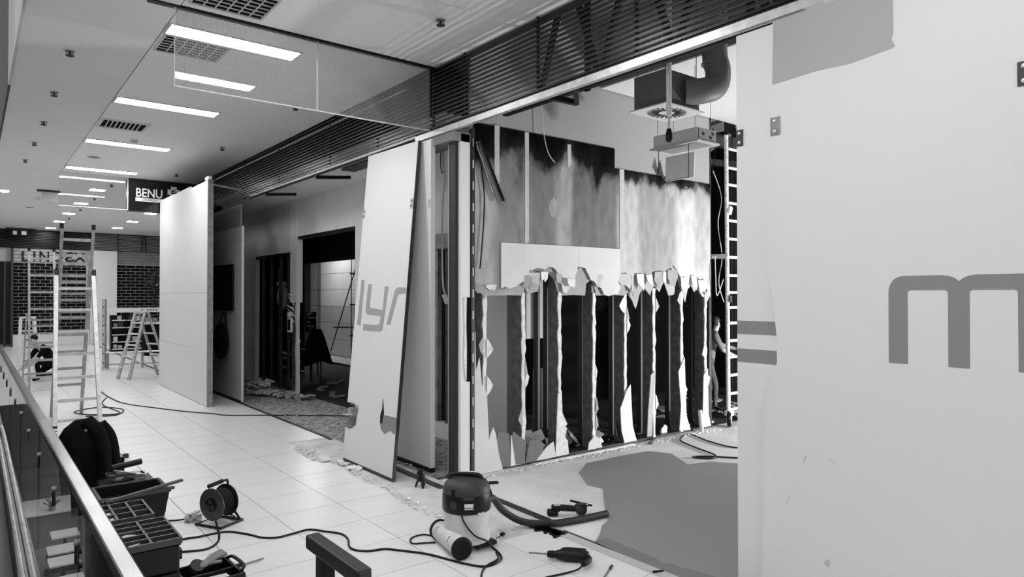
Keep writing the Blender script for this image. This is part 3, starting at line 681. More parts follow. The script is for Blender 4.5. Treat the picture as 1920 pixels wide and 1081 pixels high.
MPOLY = [(1.69, 1.62), (1.69, 2.03), (1.683, 2.06), (1.665, 2.088), (1.64, 2.104), (1.61, 2.11), (1.42, 2.11), (1.38, 2.104), (1.355, 2.092), (1.337, 2.076), (1.32, 2.092), (1.295, 2.104), (1.255, 2.11), (1.06, 2.11), (1.02, 2.1), (.99, 2.07), (.98, 2.03), (.98, 1.62), (1.08, 1.62), (1.08, 2.015), (1.085, 2.025), (1.095, 2.03), (1.275, 2.03), (1.285, 2.025), (1.29, 2.015), (1.29, 1.62), (1.39, 1.62), (1.39, 2.015), (1.395, 2.025), (1.405, 2.03), (1.575, 2.03), (1.585, 2.025), (1.59, 2.015), (1.59, 1.62)]
yzprism('letter', MPOLY, 4.0735, .003, M_PRINT, t)
hinge(t, 4.075, 2.345, 2.412, 3.04, 3.155, M_GALV); hinge(t, 4.075, 1.02, 1.075, 3.04, 3.16, M_GALVD)
for (y, z, dy, dz) in ((2.19, .98, .01, .05), (2.02, 1.0, .05, .004), (2.3, .7, .004, .06), (2.05, .38, .03, .04)):
    MB().obox((4.0745, y, z), (.0015, dy, dz), (.3, 0, 0)).build('scuff_mark', M_LGREY, t)
t = thing('site_hoarding', 'plain white hoarding panel next to the letter m panel', 'hoarding', (0, 0, 0))
box('board', (4.075, -.6, .03), (4.103, .925, 3.78), M_WHITE, t, bevel=.002)
# ---- leaning panel with lettering
O = Vector((3.57, 7.77, .004)); w_ = Vector((0, -1, 0)); T = Vector((4.05, 8.06, 3.8)) - Vector((3.57, 7.77, 0))
up_ = (T - w_ * T.dot(w_)).normalized(); nn = w_.cross(up_).normalized()
if nn.x > 0: nn = -nn
t = thing('leaning_hoarding', 'tall white hoarding panel with grey lyr lettering leaning against the shop front', 'hoarding', O)
t.matrix_world = frame(O, w_, up_, nn)
def uvp(name, pts, d0, th, m, parent): return MB().prism([(a, c, d0) for a, c in pts], (0, 0, th)).build(name, m, parent, tri=True)
uvp('board', [(0, 0.03), (1.23, 0.03), (.97, 3.81), (-.29, 3.83), (-.052, .69), (.12, .70), (.27, .68), (.25, .56), (.24, .45), (.13, .39), (-.03, .39)], -.02, .04, M_WHITE, t)
uvp('bottom_rail', [(0, 0), (1.23, 0), (1.23, .03), (0, .03)], -.02, .036, M_DGREY, t)
uvp('edge_band', [(1.23, .0), (1.238, .0), (.978, 3.81), (.97, 3.81)], -.022, .04, M_GALVD, t)
def strokes(quads):
    for q in quads: uvp('letter', q, .0195, .0025, mat('pale_grey_print', .34, .5), t)
strokes([[(-.06, 2.21), (.03, 2.2), (.06, 1.64), (-.04, 1.65)]])
strokes([[(.14, 2.15), (.235, 2.15), (.245, 1.9), (.255, 1.875), (.28, 1.86), (.585, 1.84), (.57, 2.12), (.67, 2.115), (.64, 1.64), (.625, 1.605), (.59, 1.585), (.14, 1.58), (.135, 1.66), (.5, 1.66), (.535, 1.675), (.55, 1.70), (.555, 1.765), (.24, 1.775), (.19, 1.785), (.155, 1.81), (.145, 1.86)]])
strokes([[(.72, 1.67), (.81, 1.675), (.90, 1.98), (.915, 2.015), (.94, 2.03), (1.088, 2.03), (1.083, 2.10), (.90, 2.105), (.855, 2.095), (.825, 2.06)]])
uvp('torn_facing', [(.86, .66), (1.185, .67), (1.195, .49), (1.13, .5), (1.09, .52), (.97, .46), (.87, .5), (.83, .57)], .0195, .003, M_MGREY, t)
uvp('torn_facing', [(.84, .84), (.875, .74), (.90, .68), (.885, .56), (.83, .57), (.82, .66), (.845, .72)], .0195, .004, M_BLACK, t)
for u_, v_ in ((.99, 3.07), (-.21, 3.06)):
    h = MB().box((u_ - .03, v_ - .06, .018), (u_ + .03, v_ + .06, .026)).build('hinge', M_LGREY, t)
    MB().cyl((u_, v_ + .03, .026), (u_, v_ + .03, .031), .012).build('screw', M_DGREY, h); MB().cyl((u_, v_ - .03, .026), (u_, v_ - .03, .031), .012).build('screw', M_DGREY, h)
lk = MB().box((-.02, .42, -.05), (.2, .64, -.03)).build('lock_plate', M_GALV, t)
MB().cyl((.10, .56, -.03), (.10, .56, .03), .03).build('rosette', M_ALU, lk, smooth=True)
MB().cyl((.02, .60, -.03), (.02, .60, .02), .035).build('rosette', M_ALU, lk, smooth=True)
MB().tube([(.10, .56, .03), (.10, .56, .06), (.03, .55, .065), (-.04, .55, .06)], .013).build('lever', M_ALU, lk, smooth=True)
MB().tube([(.04, .52, .0), (.03, .45, .02), (.05, .39, .01), (.12, .43, .0)], .014).build('lever', M_GALV, lk, smooth=True)
t = thing('standing_hoarding', 'grey-shaded upright hoarding panel behind the leaning one', 'hoarding', (4.085, 6.6, 0))
box('board', (0, .05, .05), (.04, 1.35, 3.78), M_WHITE2, t); box('base_rail', (-.01, .0, 0), (.05, 1.35, .05), M_BLACK, t)
box('edge_post', (-.01, 0, .05), (.05, .05, 3.78), M_WHITE, t, bevel=.003); hinge(t, -.01, .01, .045, 3.0, 3.1, M_LGREY)
# ---- white hoarding further down the corridor
t = thing('hoarding_wall', 'tall plain white hoarding with a steel end edge beside the pharmacy sign', 'hoarding', (3.33, 12.95, 0))
for a, b_, c, d in ((.04, 1.28, .01, 2.05), (.04, 1.28, 2.055, 4.08), (1.285, 3.95, .01, 1.0), (1.285, 3.95, 1.005, 2.05), (1.285, 2.6, 2.055, 4.12), (2.605, 3.95, 2.055, 4.13)):
    box('panel', (0, a, c), (.03, b_, d), M_WHITE, t)
box('end_profile', (-.004, 0, 0), (.09, .04, 4.08), M_ALUD, t); box('backing', (.03, .04, 0), (.09, 3.95, 4.06), M_DGREY, t)
box('top_lamp', (.0, -.02, 4.09), (.06, .22, 4.15), M_WHITE2, t); MB().bar((.09, .02, 4.0), (.62, .02, 3.95), .03, .03).build('brace_arm', M_ALUD, t)
box('return_board', (.0, 3.95, 0), (.8, 3.98, 4.1), M_WHITE, t)
text_mesh('letter', 'H', .07, M_BLACK, t, FACE_MY((.025, -.001, .22)), .001)
t = thing('partition_board', 'dark-shaded grey board standing behind the end of the white hoarding', 'board', (3.96, 13.08, 0))
box('board', (0, 0, .04), (.03, 2.3, 3.3), M_LGREY, t); box('upper_board', (0, .1, 3.3), (.03, 2.3, 3.72), M_MGREY, t); box('base_strip', (-.01, 0, 0), (.03, 2.3, .04), M_BLACK, t)
box('edge_strip', (-.004, -.02, .02), (.034, .0, 3.3), M_OFFW, t)
t = thing('wall_screen', 'black flat screen hung on the grey board behind the hoarding', 'screen', (3.955, 14.2, 2.15))
MB().box((-.04, -.68, -.44), (0, .7, .46)).build('casing', M_BLACK, t, bevel=.03); box('display', (-.044, -.64, -.39), (-.04, .66, .42), M_MATTBLACK, t)
b = MB(); b.sphere((0, 0, 0), (.12, .33, .36), 14, 10)
o = b.build('black_bag', M_CLOTH, smooth=True); o.location = (3.83, 13.95, 1.12); tag(o, 'black bag hanging below the screen on the grey board', 'bag')
MB().tube([(.02, .25, .2), (.05, .1, .5), (.05, -.1, .5), (.02, -.25, .2)], .015).build('strap', M_CLOTH, o, smooth=True)
# stub posts and rails under the middle soffit
for y, lab in ((9.95, 'black bar under the soffit above the rubble floor'), (12.2, 'black bar under the soffit near the dark doorway')):
    tag(MB().bar((4.1, y, 3.80), (4.62, y - .1, 3.84), .05, .05).build('soffit_bar', M_BLACK), lab, 'metal bar')
t = thing('cable_tray', 'dark perforated metal tray fixed under the middle shop soffit', 'tray', (4.4, 8.6, 3.93)); box('tray', (0, 0, -.03), (.22, 1.1, 0), M_GALVD, t)
for k in range(6): box('slot', (.03, .1 + k * .16, -.033), (.19, .18 + k * .16, -.03), M_BLACK, t)
t = thing('hanging_cable', 'white cable with a socket hanging in the gap beside the column', 'cable', (4.43, 6.9, 3.93))
MB().tube([(0, 0, 0), (.01, .0, -.4), (.03, .0, -.55), (.0, 0, -.8), (-.01, 0, -1.3), (0, 0, -1.75), (.02, 0, -1.9)], .011).build('cord', M_CABLEW, t, smooth=True)
MB().obox((.04, 0, -1.97), (.05, .04, .12), (0, -.4, 0)).build('socket', M_CABLEW, t, bevel=.006)
MB().tube([(0, .02, 0), (-.02, .02, -.3), (.0, .02, -.45), (.04, .02, -.43)], .006).build('loop', M_CABLE, t, smooth=True)
t = thing('floor_offcut', 'small tilted tile offcut on the sill inside the gap', 'offcut', (5.6, 8.5, .35)); MB().obox((0, 0, .05), (.02, .1, .1), (.78, 0, 0)).build('plate', M_LGREY, t)

# ================================================================== PHARMACY SIGN
t = thing('pharmacy_sign', 'black hanging pharmacy sign reading BENU with a white cross', 'sign', (2.71, 17.0, 3.89))
box('box', (0, .02, 0), (2.2, .3, .70), M_BLACK, t); box('glossy_face', (.0, .015, 0), (2.2, .02, .70), mat('gloss_black', .01, .12), t)
text_mesh('lettering', 'BENU', .27, M_WHITE2, t, FACE_MY((.14, .012, .315)), .003, bold=.004, sx=.80)
MB().prism([(.14, .012, .21), (.72, .012, .21), (.78, .012, .25), (.80, .012, .29), (.14, .012, .29)], (0, -.004, 0)).build('strip', M_WHITE2, t)
text_mesh('small_lettering', 'LEKÁREŇ', .075, M_BLACK, t, FACE_MY((.26, .006, .225)), .001, sx=1.0)
b = MB(); b.box((.86, .006, .34), (.98, .012, .60)).box((.79, .0055, .41), (1.05, .0115, .53)); b.build('cross', M_WHITE2, t)
MB().lathe([(.055, 0), (.055, .004)], (.92, .005, .47), 20, (0, -1, 0)).build('cross_disc', M_BLACK, t)
MB().prism([(.89, .0, .47), (.93, .0, .50), (.97, .0, .49), (.93, .0, .465)], (0, -.003, 0)).build('bird_mark', M_WHITE2, t)

# ================================================================== CEILING FITTINGS
def panel_light(y, label):
    t = thing('panel_light', label, 'ceiling light', (1.47, y, 4.6))
    for a, b_ in (((0, 0, -.012), (1.30, .02, 0)), ((0, .30, -.012), (1.30, .32, 0)), ((0, .02, -.012), (.02, .30, 0)), ((1.28, .02, -.012), (1.30, .30, 0))): box('frame', a, b_, M_LGREY, t)
    box('diffuser', (.02, .02, -.008), (1.28, .30, -.002), M_LAMP, t)
for y, l in ((7.07, 'bright strip light next to the grille vent beyond the wired glass curtain'), (10.12, 'bright strip light between the wired glass curtain and the slotted diffuser'), (13.14, 'bright strip light beside the smoke detector past the slotted diffuser'),
             (16.16, 'bright strip light just before the pharmacy sign and glass curtain')): panel_light(y, l)
for y, l in ((4.42, 'bright strip light nearest the near egg-crate vent'), (1.4, 'bright strip light second before the near egg-crate vent'), (-1.6, 'bright strip light third before the near egg-crate vent')): panel_light(y, l)
def grille(y, label):
    t = thing('grille_vent', label, 'vent', (1.49, y, 4.6)); box('void', (.02, .02, -.001), (.62, .53, .0), M_MATTBLACK, t)
    for a, b_ in (((0, 0, -.012), (.64, .02, 0)), ((0, .53, -.012), (.64, .55, 0)), ((0, .02, -.012), (.02, .53, 0)), ((.62, .02, -.012), (.64, .53, 0))): box('frame', a, b_, M_LGREY, t)
    for k in range(1, 6): box('blade', (.02 + .1 * k - .006, .02, -.010), (.02 + .1 * k + .006, .53, -.001), M_LGREY, t)
    for k in range(1, 6): box('cross_blade', (.02, .02 + .085 * k - .005, -.009), (.62, .02 + .085 * k + .005, -.001), M_LGREY, t)
grille(7.41, 'square egg-crate vent set against the bright strip light'); grille(5.93, 'square egg-crate vent on the near side of the wired glass')
t = thing('slot_diffuser', 'square ceiling diffuser with slanted louvres', 'vent', (1.48, 11.5, 4.6)); box('void', (.04, .04, -.001), (.61, .55, .0), M_MATTBLACK, t)
for a, b_ in (((0, 0, -.015), (.65, .04, 0)), ((0, .55, -.015), (.65, .59, 0)), ((0, .04, -.015), (.04, .55, 0)), ((.61, .04, -.015), (.65, .55, 0))): box('frame', a, b_, M_OFFW, t)
for k in range(1, 9): MB().bar((.04 + .06 * k, .04, -.006), (.04 + .06 * k + .02, .55, -.006), .014, .012).build('louvre', M_OFFW, t)
spr = None
for x, y in ((.81, 8.58), (.82, 10.44), (.84, 12.31), (.83, 14.08), (.80, 15.97), (.82, 6.7), (3.46, 5.43), (3.48, 9.15), (3.44, 12.49), (3.43, 15.84), (2.57, 18.32), (2.57, 21.11), (2.57, 24.11), (2.57, 27.1)):
    if spr is None:
        spr = thing('sprinkler', 'small dark sprinkler head on the pale ceiling', 'sprinkler', (x, y, 4.6), group='ceiling sprinklers')
        MB().cyl((0, 0, -.045), (0, 0, 0), .014, n=8).build('stem', M_DGREY, spr)
        MB().lathe([(.012, -.062), (.042, -.05), (.042, -.046), (.012, -.044)], n=12).build('deflector', M_DGREY, spr)
        MB().lathe([(.03, -.008), (.05, 0)], n=12).build('escutcheon', M_MGREY, spr)
        MB().tube([(.03, 0, -.01), (.028, 0, -.03), (.012, 0, -.045)], .004, 6).tube([(-.03, 0, -.01), (-.028, 0, -.03), (-.012, 0, -.045)], .004, 6).build('yoke', M_DGREY, spr)
    else: copy_tree(spr, (x, y, 4.6))
    o_ = [q for q in bpy.data.objects if q.name.startswith('sprinkler')][-1]
    o_['label'] = 'small dark sprinkler head on the ' + ('plaster ceiling strip beside the void' if x < 1 else ('metal ceiling near the dark slats' if x > 3 else 'far ceiling beyond the glass curtain'))
for x, y, l in ((2.12, 12.8, 'round smoke detector next to the slotted diffuser'), (1.35, 21.9, 'round smoke detector beyond the pharmacy sign near the hanging sign'), (4.55, 15.2, None)):
    if l is None: continue
    t = thing('smoke_detector', l, 'smoke detector', (x, y, 4.6)); MB().lathe([(.03, -.06), (.045, -.05), (.05, -.03), (.06, -.025), (.06, 0)], n=16).build('body', M_OFFW, t, smooth=True); MB().lathe([(.047, -.045), (.05, -.04), (.047, -.035)], n=16).build('ring', M_DGREY, t)
for x, y, l in ((1.79, 14.85, 'flat round speaker grille between two strip lights'), (1.35, 24.5, 'flat round speaker grille on the far ceiling')):
    t = thing('ceiling_speaker', l, 'speaker', (x, y, 4.6)); MB().lathe([(.09, -.012), (.11, -.006), (.11, 0)], n=20).build('rim', M_LGREY, t); MB().lathe([(.085, -.014), (.09, -.012)], n=20).build('mesh', M_MGREY, t)
dl = None
for x, y in ((2.43, 19.46), (2.42, 22.57), (2.42, 25.6), (2.42, 28.58), (2.39, 31.49), (4.44, 23.99), (4.43, 26.98), (4.40, 29.89), (.57, 21.05)):
    if dl is None:
        dl = thing('downlight', 'square glowing downlight in the far ceiling', 'ceiling light', (x, y, 4.6), group='far ceiling downlights')
        box('rim', (-.18, -.18, -.006), (.18, .18, 0), M_WHITE2, dl); box('lens', (-.15, -.15, -.009), (.15, .15, -.006), M_DOWN, dl)
    else: copy_tree(dl, (x, y, 4.6))
t = thing('hanging_sign', 'pale hanging direction sign under a dark ceiling bar', 'sign', (1.51, 20.2, 4.6)); box('bar', (-.26, 0, -.05), (.22, .05, 0), M_DGREY, t); box('plate', (-.16, .02, -.28), (.16, .03, -.05), M_LGREY, t)
t = thing('exit_sign', 'small dark exit sign near the far slatted fascia', 'sign', (1.47, 32.2, 4.6)); box('bar', (-.45, 0, -.06), (.5, .05, 0), M_DGREY, t); box('plate', (-.27, .0, -.3), (.27, .04, -.07), M_BLACK, t)
box('arrow_panel', (-.22, -.004, -.26), (-.1, .0, -.12), M_WHITE2, t); box('figure_panel', (.05, -.004, -.26), (.2, .0, -.12), M_WHITE2, t)

# ================================================================== GUTTED SHOP FITTINGS
t = thing('air_diffuser', 'grey box air diffuser with a round slotted plate hanging in the gutted shop', 'air diffuser', (5.37, 4.3, 3.9))
box('plenum_box', (.02, .02, .01), (.56, .43, .36), mat('diffuser_grey', .13, .6), t); box('plate', (-.02, -.02, 0), (.60, .47, .012), M_OFFW, t)
for k in range(24):
    a = 2 * math.pi * k / 24; c, s_ = math.cos(a), math.sin(a)
    MB().bar((.29 + .09 * c, .225 + .075 * s_, -.001), (.29 + .22 * c, .225 + .185 * s_, -.001), .022, .004).build('slot', M_BLACK, t)
for x, y in ((.04, .04), (.04, .41), (.54, .04), (.54, .41)): MB().cyl((x, y, .36), (x, y, 1.65), .004, n=6).build('hanger_wire', M_BLACK, t)
t = thing('air_duct', 'round grey air duct bending up from the diffuser box', 'duct', (0, 0, 0))
MB().tube([(5.70, 4.33, 4.08), (5.84, 4.21, 4.09), (6.0, 4.17, 4.16), (6.09, 4.2, 4.34), (6.10, 4.25, 4.6), (6.10, 4.25, 5.58)], .13, 20, 8).build('pipe', mat('duct_grey', .17, .55), t, smooth=True)
for z in (4.42, 4.62, 4.9, 5.2): MB().lathe([(.134, 0), (.138, .01), (.134, .02)], (6.10, 4.25, z), 20).build('seam_ring', M_GALV, t)
t = thing('conduit_drop', 'white vertical conduit with a black plug hanging before the air diffuser', 'conduit', (4.91, 3.9, 3.38))
MB().cyl((0, 0, .24), (0, 0, 2.2), .024, n=14).build('tube', M_WHITE2, t, smooth=True); MB().cyl((0, 0, .1), (0, 0, .25), .012).build('cable_end', M_CABLEW, t)
MB().lathe([(.018, 0), (.03, .02), (.03, .07), (.02, .12)], n=12).build('plug', M_BLACK, t, smooth=True)
t = thing('light_fitting', 'white box light fitting hung on thin wires in the gutted shop', 'light fitting', (6.55, 4.80, 3.78))
box('housing', (0, 0, .02), (.36, .64, .17), M_OFFW, t); box('flange', (-.03, -.03, 0), (.40, .68, .02), M_LGREY, t); box('underside', (.02, .02, -.004), (.34, .62, .0), M_MGREY, t)
box('end_plate', (.02, -.012, .03), (.34, -.001, .16), M_MGREY, t)
for x, z in ((.1, .1), (.24, .07), (.28, .12)): MB().cyl((x, -.014, z), (x, -.02, z), .018, n=10).build('knockout', M_BLACK, t)
for x, y in ((.03, .05), (.33, .05), (.03, .6), (.33, .6)): MB().cyl((x, y, .17), (x, y, .9), .003, n=5).build('hanger_wire', M_BLACK, t)
t = thing('hanging_plate', 'white plate on a bent wire frame hanging under the light fitting', 'plate', (6.55, 5.0, 3.72)); MB().obox((.14, .15, -.17), (.02, .42, .30), (0, .05, 0)).build('plate', M_WHITE2, t)
MB().tube([(.0, -.08, .05), (.0, -.08, -.34), (.02, .38, -.34), (.02, .38, .05)], .005, 6, 1).build('wire', M_BLACK, t); MB().tube([(.05, .1, -.34), (.06, .05, -.44), (.08, .0, -.46), (.09, -.04, -.42)], .004, 6).build('hook', M_BLACK, t)
t = thing('steel_bracket', 'black steel bracket frame hanging under the aluminium rail', 'bracket', (0, 0, 0))
MB().bar((4.30, 4.86, 3.9), (4.67, 4.84, 3.9), .05, .05).build('arm', M_BLACK, t); MB().bar((4.67, 4.84, 3.9), (4.36, 4.54, 3.92), .05, .05).build('arm', M_BLACK, t); MB().bar((4.30, 4.86, 3.9), (4.11, 4.86, 3.86), .04, .04).build('fixing_plate', M_BLACK, t)
# rolling scaffold at the dark opening
t = thing('rolling_scaffold', 'paint-splashed white rolling scaffold frame standing at the dark opening', 'scaffold', (9.06, 6.08, 0))
M_SPL = mat('splashed_paint', .72, .6, noise=.35, scale=30, bump=.3)
for x in (0, .75):
    MB().cyl((x, 0, .22), (x - .04, .0, 4.45), .03, n=10).build('upright', M_SPL, t, smooth=True)
    wh = MB().lathe([(.03, -.03), (.11, -.03), (.125, -.015), (.125, .015), (.11, .03), (.03, .03)], (x + .02, 0, .125), 20, (.5, -.85, 0)).build('wheel', M_BLACK, t, smooth=True)
    MB().lathe([(.02, -.034), (.08, -.034), (.08, .034), (.02, .034)], (x + .02, 0, .125), 16, (.5, -.85, 0)).build('rim', M_SPL, wh); MB().box((x - .03, -.05, .17), (x + .06, .05, .25)).build('fork', M_SPL, wh)
for z in (4.25, 3.96, 3.7, 3.42, 3.15, 2.87, 2.59, 2.31, 2.05, 1.82, 1.58, 1.31, 1.06, .78, .5, .26):
    MB().cyl((0, 0, z), (.75, 0, z), .022, n=8).build('rung', M_SPL, t, smooth=True)
MB().cyl((0, 0, 2.6), (-.25, .5, 2.6), .035, n=8).build('side_brace', M_SPL, t)
MB().obox((.0, -.02, 1.95), (.06, .06, .1)).build('clamp', M_DGREY, t); MB().obox((.0, -.02, 3.3), (.07, .07, .12), (0, .4, 0)).build('clamp', M_PLASTER, t)
t = thing('steel_column', 'black steel column with bolt holes behind the scaffold', 'column', (12.0, 8.0, 0)); box('web', (-.07, -.01, 0), (.07, .01, 5.55), M_GALVD, t); box('flange', (-.075, -.08, 0), (-.06, .08, 5.55), M_DGREY, t); box('flange', (.06, -.08, 0), (.075, .08, 5.55), M_DGREY, t)
for k in range(6): MB().cyl((-.03, -.012, 3.6 + k * .28), (-.03, -.018, 3.6 + k * .28), .018, n=8).build('bolt', M_ALU, t)
for k, (pts, m, l) in enumerate((([(8.86, 6.2, 3.9), (9.0, 6.15, 3.5), (8.95, 6.18, 3.1), (9.08, 6.2, 2.6), (8.92, 6.15, 2.2), (8.98, 6.1, 1.9)], M_CABLEW, 'pale loose cable dangling beside the torn wall end'),
                                 ([(9.0, 6.3, 4.6), (9.05, 6.3, 4.2), (8.9, 6.25, 3.9), (8.85, 6.2, 3.85)], M_CABLE, 'dark loop of cable hanging above the pale loose cable'),
                                 ([(8.83, 6.15, 2.6), (8.8, 6.12, 2.3), (8.86, 6.14, 2.0), (9.0, 6.12, 2.25)], M_CABLEW, 'short pale cable bent at the wall end above the scaffold clamp'))):
    tag(MB().tube(pts, .007, 6).build('loose_cable', m, smooth=True), l, 'cable')
t = thing('roof_frame', 'dark steel frame high in the dark opening by the scaffold', 'frame', (0, 0, 0))
MB().bar((8.85, 6.5, 4.5), (10.5, 6.5, 4.5), .12, .18).build('beam', M_DGREY, t); MB().bar((8.85, 6.9, 4.2), (10.5, 6.9, 4.3), .08, .1).build('beam', M_GALVD, t); MB().bar((9.1, 6.7, 4.15), (9.6, 6.4, 4.6), .05, .05).build('brace', M_GALV, t)
MB().box((8.80, 6.24, 0), (8.86, 6.4, 5.5)).build('end_post', M_GALVD, t)
# tripod work light hidden behind the hoarding: the lamp that lights the gutted shop
t = thing('work_light', 'tripod floodlight standing inside the gutted shop behind the hoarding', 'work light', (10.4, 2.3, 0), (0, 0, R(26)))
for a in (0, 120, 240): MB().cyl((.0, 0, .45), (.3 * math.cos(R(a)), .3 * math.sin(R(a)), .0), .014, n=8).build('leg', M_BLACK, t)
MB().cyl((0, 0, .4), (0, 0, .6), .02, n=8).build('pole', M_BLACK, t); box('head', (-.2, -.06, .6), (.2, .0, .9), M_BLACK, t); box('lens', (-.18, .0, .62), (.18, .004, .88), M_WHITE2, t)
la = bpy.data.lights.new('flood', 'AREA'); la.shape = 'RECTANGLE'; la.size = .36; la.size_y = .26; la.energy = FLOOD_W
lo = bpy.data.objects.new('flood', la); COL.objects.link(lo); lo.parent = t; lo.location = (0, .03, .75); lo.rotation_euler = (R(98), 0, 0)

# ================================================================== BALUSTRADE, ESCALATOR, LOWER LEVEL
t = thing('glass_balustrade', 'glass balustrade with a brushed steel handrail along the open void', 'balustrade', (.41, 2.45, 0))
ysq = [0, 1.34, 3.80, 6.2, 8.6, 11.0, 13.0]
for a, b_ in zip(ysq, ysq[1:]): box('pane', (-.008, a + .008, -.35), (.008, b_ - .008, 1.06), M_GLASS, t)
MB().box((-.03, -.03, 1.06), (.035, 13.05, 1.105)).build('handrail', mat('handrail_steel', .20, .22, metal=.85, noise=.5, scale=2.2, stretch=(1, .6, 1)), t, bevel=.008)
for k in range(11):
    y = 1.37 + k * 1.14
    f = MB().cyl((-.02, y, .83), (.02, y, .83), .016, n=14).build('glass_clamp', M_ALU, t, smooth=True); MB().obox((-.012, y, .78), (.012, .012, .10)).build('clamp_arm', M_DGREY, f)
MB().cyl((-.05, -.02, 1.03), (.06, -.02, 1.03), .02, n=12).build('end_bolt', M_ALU, t)
t = thing('escalator_balustrade', 'dark escalator handrail with pale metal trim beside the glass balustrade', 'escalator', (0, 0, 0))
MB().tube([(.02, 1.6, .98), (.03, 3.0, 1.0), (.04, 4.6, 1.03), (.05, 5.8, 1.03), (.07, 6.2, .95), (.08, 6.3, .7), (.08, 6.2, .3)], .11, 16, 6).build('handrail', mat('handrail_rubber', .06, .35), t, smooth=True)
MB().tube([(.165, 1.6, 1.03), (.17, 2.9, 1.06), (.17, 4.2, 1.09), (.17, 5.5, 1.11), (.17, 6.1, 1.04), (.17, 6.3, .7)], .012, 8, 6).build('trim', M_ALUD, t, smooth=True)
MB().tube([(.135, 1.6, 1.05), (.14, 2.9, 1.08), (.14, 4.2, 1.11), (.14, 5.5, 1.13), (.14, 6.1, 1.06), (.14, 6.32, .7)], .008, 8, 6).build('trim', M_ALUD, t, smooth=True)
box('skirt_panel', (-.02, 1.6, -.6), (.12, 6.0, .95), M_DGREY, t)
tb = None
for x, y, l in ((-1.02, 19.7, 'white cafe table on the lower level next to the counter'), (-.86, 18.55, 'white cafe table on the lower level between two dark benches'), (-.82, 17.7, 'white cafe table on the lower level behind the near table'), (-.78, 16.4, 'white cafe table on the lower level nearest the escalator')):
    if tb is None:
        tb = thing('cafe_table', l, 'table', (x, y, -4.5)); box('tabletop', (-.28, -.32, .72), (.28, .32, .75), M_WHITE2, tb); MB().cyl((0, 0, .02), (0, 0, .72), .03).build('pedestal', M_BLACK, tb); MB().cyl((0, 0, 0), (0, 0, .02), .22).build('foot', M_BLACK, tb)
    else: copy_tree(tb, (x, y, -4.5), label=l)
for x, y in ((-.95, 19.1), (-.85, 18.1), (-.8, 17.05)):
    t = thing('bench', 'dark bench between white cafe tables on the lower level', 'bench', (x, y, -4.5), group='lower level benches'); box('seat', (-.35, -.12, .4), (.35, .12, .46), M_BLACK, t); box('support', (-.3, -.1, 0), (-.24, .1, .4), M_BLACK, t); box('support', (.24, -.1, 0), (.3, .1, .4), M_BLACK, t)
for y, l in ((17.4, 'added strip lamp brightening the lower level cafe tables'), (20.4, 'added strip lamp brightening the lower level counter')):  # lamps added to brighten the tables and counter below
    t = thing('lower_fill_lamp', l, 'lamp', (-1.4, y, -.3)); box('housing', (-.7, -.15, -.06), (.7, .15, 0), M_WHITE2, t); box('diffuser', (-.68, -.13, -.066), (.68, .13, -.06), M_LAMP, t)
t = thing('serving_counter', 'long white counter on the lower level', 'counter', (-1.2, 22.0, -4.5)); box('body', (-1.4, -.7, 0), (1.3, .7, .86), M_MGREY, t); box('top', (-1.45, -.8, .86), (1.35, .8, .9), M_WHITE2, t)
t = thing('counter_plant', 'small spiky plant on the white lower counter', 'plant', (-.9, 21.4, -3.6)); MB().lathe([(.06, 0), (.08, .12)], n=12).build('pot', M_MGREY, t)
for k in range(12):
    a = k * 2.4; MB().bar((0, 0, .1), (.2 * math.cos(a), .2 * math.sin(a), .22 + .02 * (k % 4)), .03, .006).build('leaf', M_LEAF, t)

# ================================================================== LADDERS
def rails(parent, a0, a1, b0, b1, zs, m, w=.045, d=.075, rr=.024, z0=None):
    A0, A1, B0, B1 = map(Vector, (a0, a1, b0, b1))
    MB().bar(A0, A1, w, d, up=(0, 1, 0)).build('rail', m, parent); MB().bar(B0, B1, w, d, up=(0, 1, 0)).build('rail', m, parent)
    for z in zs:
        f = (z - A0.z) / (A1.z - A0.z); g = (z - B0.z) / (B1.z - B0.z)
        MB().bar(A0.lerp(A1, f), B0.lerp(B1, g), rr * 1.6, rr * 1.8).build('rung', m, parent)
t = thing('extension_ladder', 'tall aluminium extension ladder standing open on the tiles', 'ladder', (1.28, 12.6, 0))
rails(t, (-.30, -.55, 0), (-.25, .0, 2.33), (.28, -.55, 0), (.24, .0, 2.33), [.14, .43, .76, 1.11, 1.45, 1.78, 2.11], M_ALU, .055, .09)
rails(t, (-.22, 1.0, 0), (-.19, -.08, 2.55), (.2, 1.0, 0), (.2, -.08, 2.55), [.25 + .28 * k for k in range(9)], M_ALUD)
rails(t, (-.215, .32, 1.6), (-.195, -.26, 3.05), (.215, .32, 1.6), (.21, -.26, 3.05), [1.75, 2.03, 2.31, 2.62, 2.86], M_ALUD, .04, .06)
for x in (-.205, .21): MB().obox((x, -.27, 3.06), (.05, .06, .08)).build('end_cap', M_BLACK, t)
for x in (-.245, .245): MB().obox((x, .02, 2.30), (.06, .14, .22)).build('hinge_bracket', M_DGREY, t); MB().obox((x * 1.22, -.54, .04), (.06, .09, .08)).build('foot', M_BLACK, t)
t = thing('tower_ladder', 'slim aluminium ladder behind the open extension ladder', 'ladder', (1.18, 17.6, 0))
rails(t, (-.22, -.4, 0), (-.22, .0, 2.95), (.22, -.4, 0), (.22, 0, 2.95), [.3 + .355 * k for k in range(8)], M_ALUD, .04, .06)
rails(t, (-.28, .8, 0), (-.25, .1, 1.62), (.28, .8, 0), (.25, .1, 1.62), [.28 + .3 * k for k in range(5)], M_ALUD, .03, .05)
for x in (-.22, .22): MB().obox((x, 0, 2.97), (.05, .07, .06)).build('end_cap', M_BLACK, t)
t = thing('edge_on_ladder', 'ladder seen edge-on next to the open extension ladder', 'ladder', (2.80, 21.2, 0))
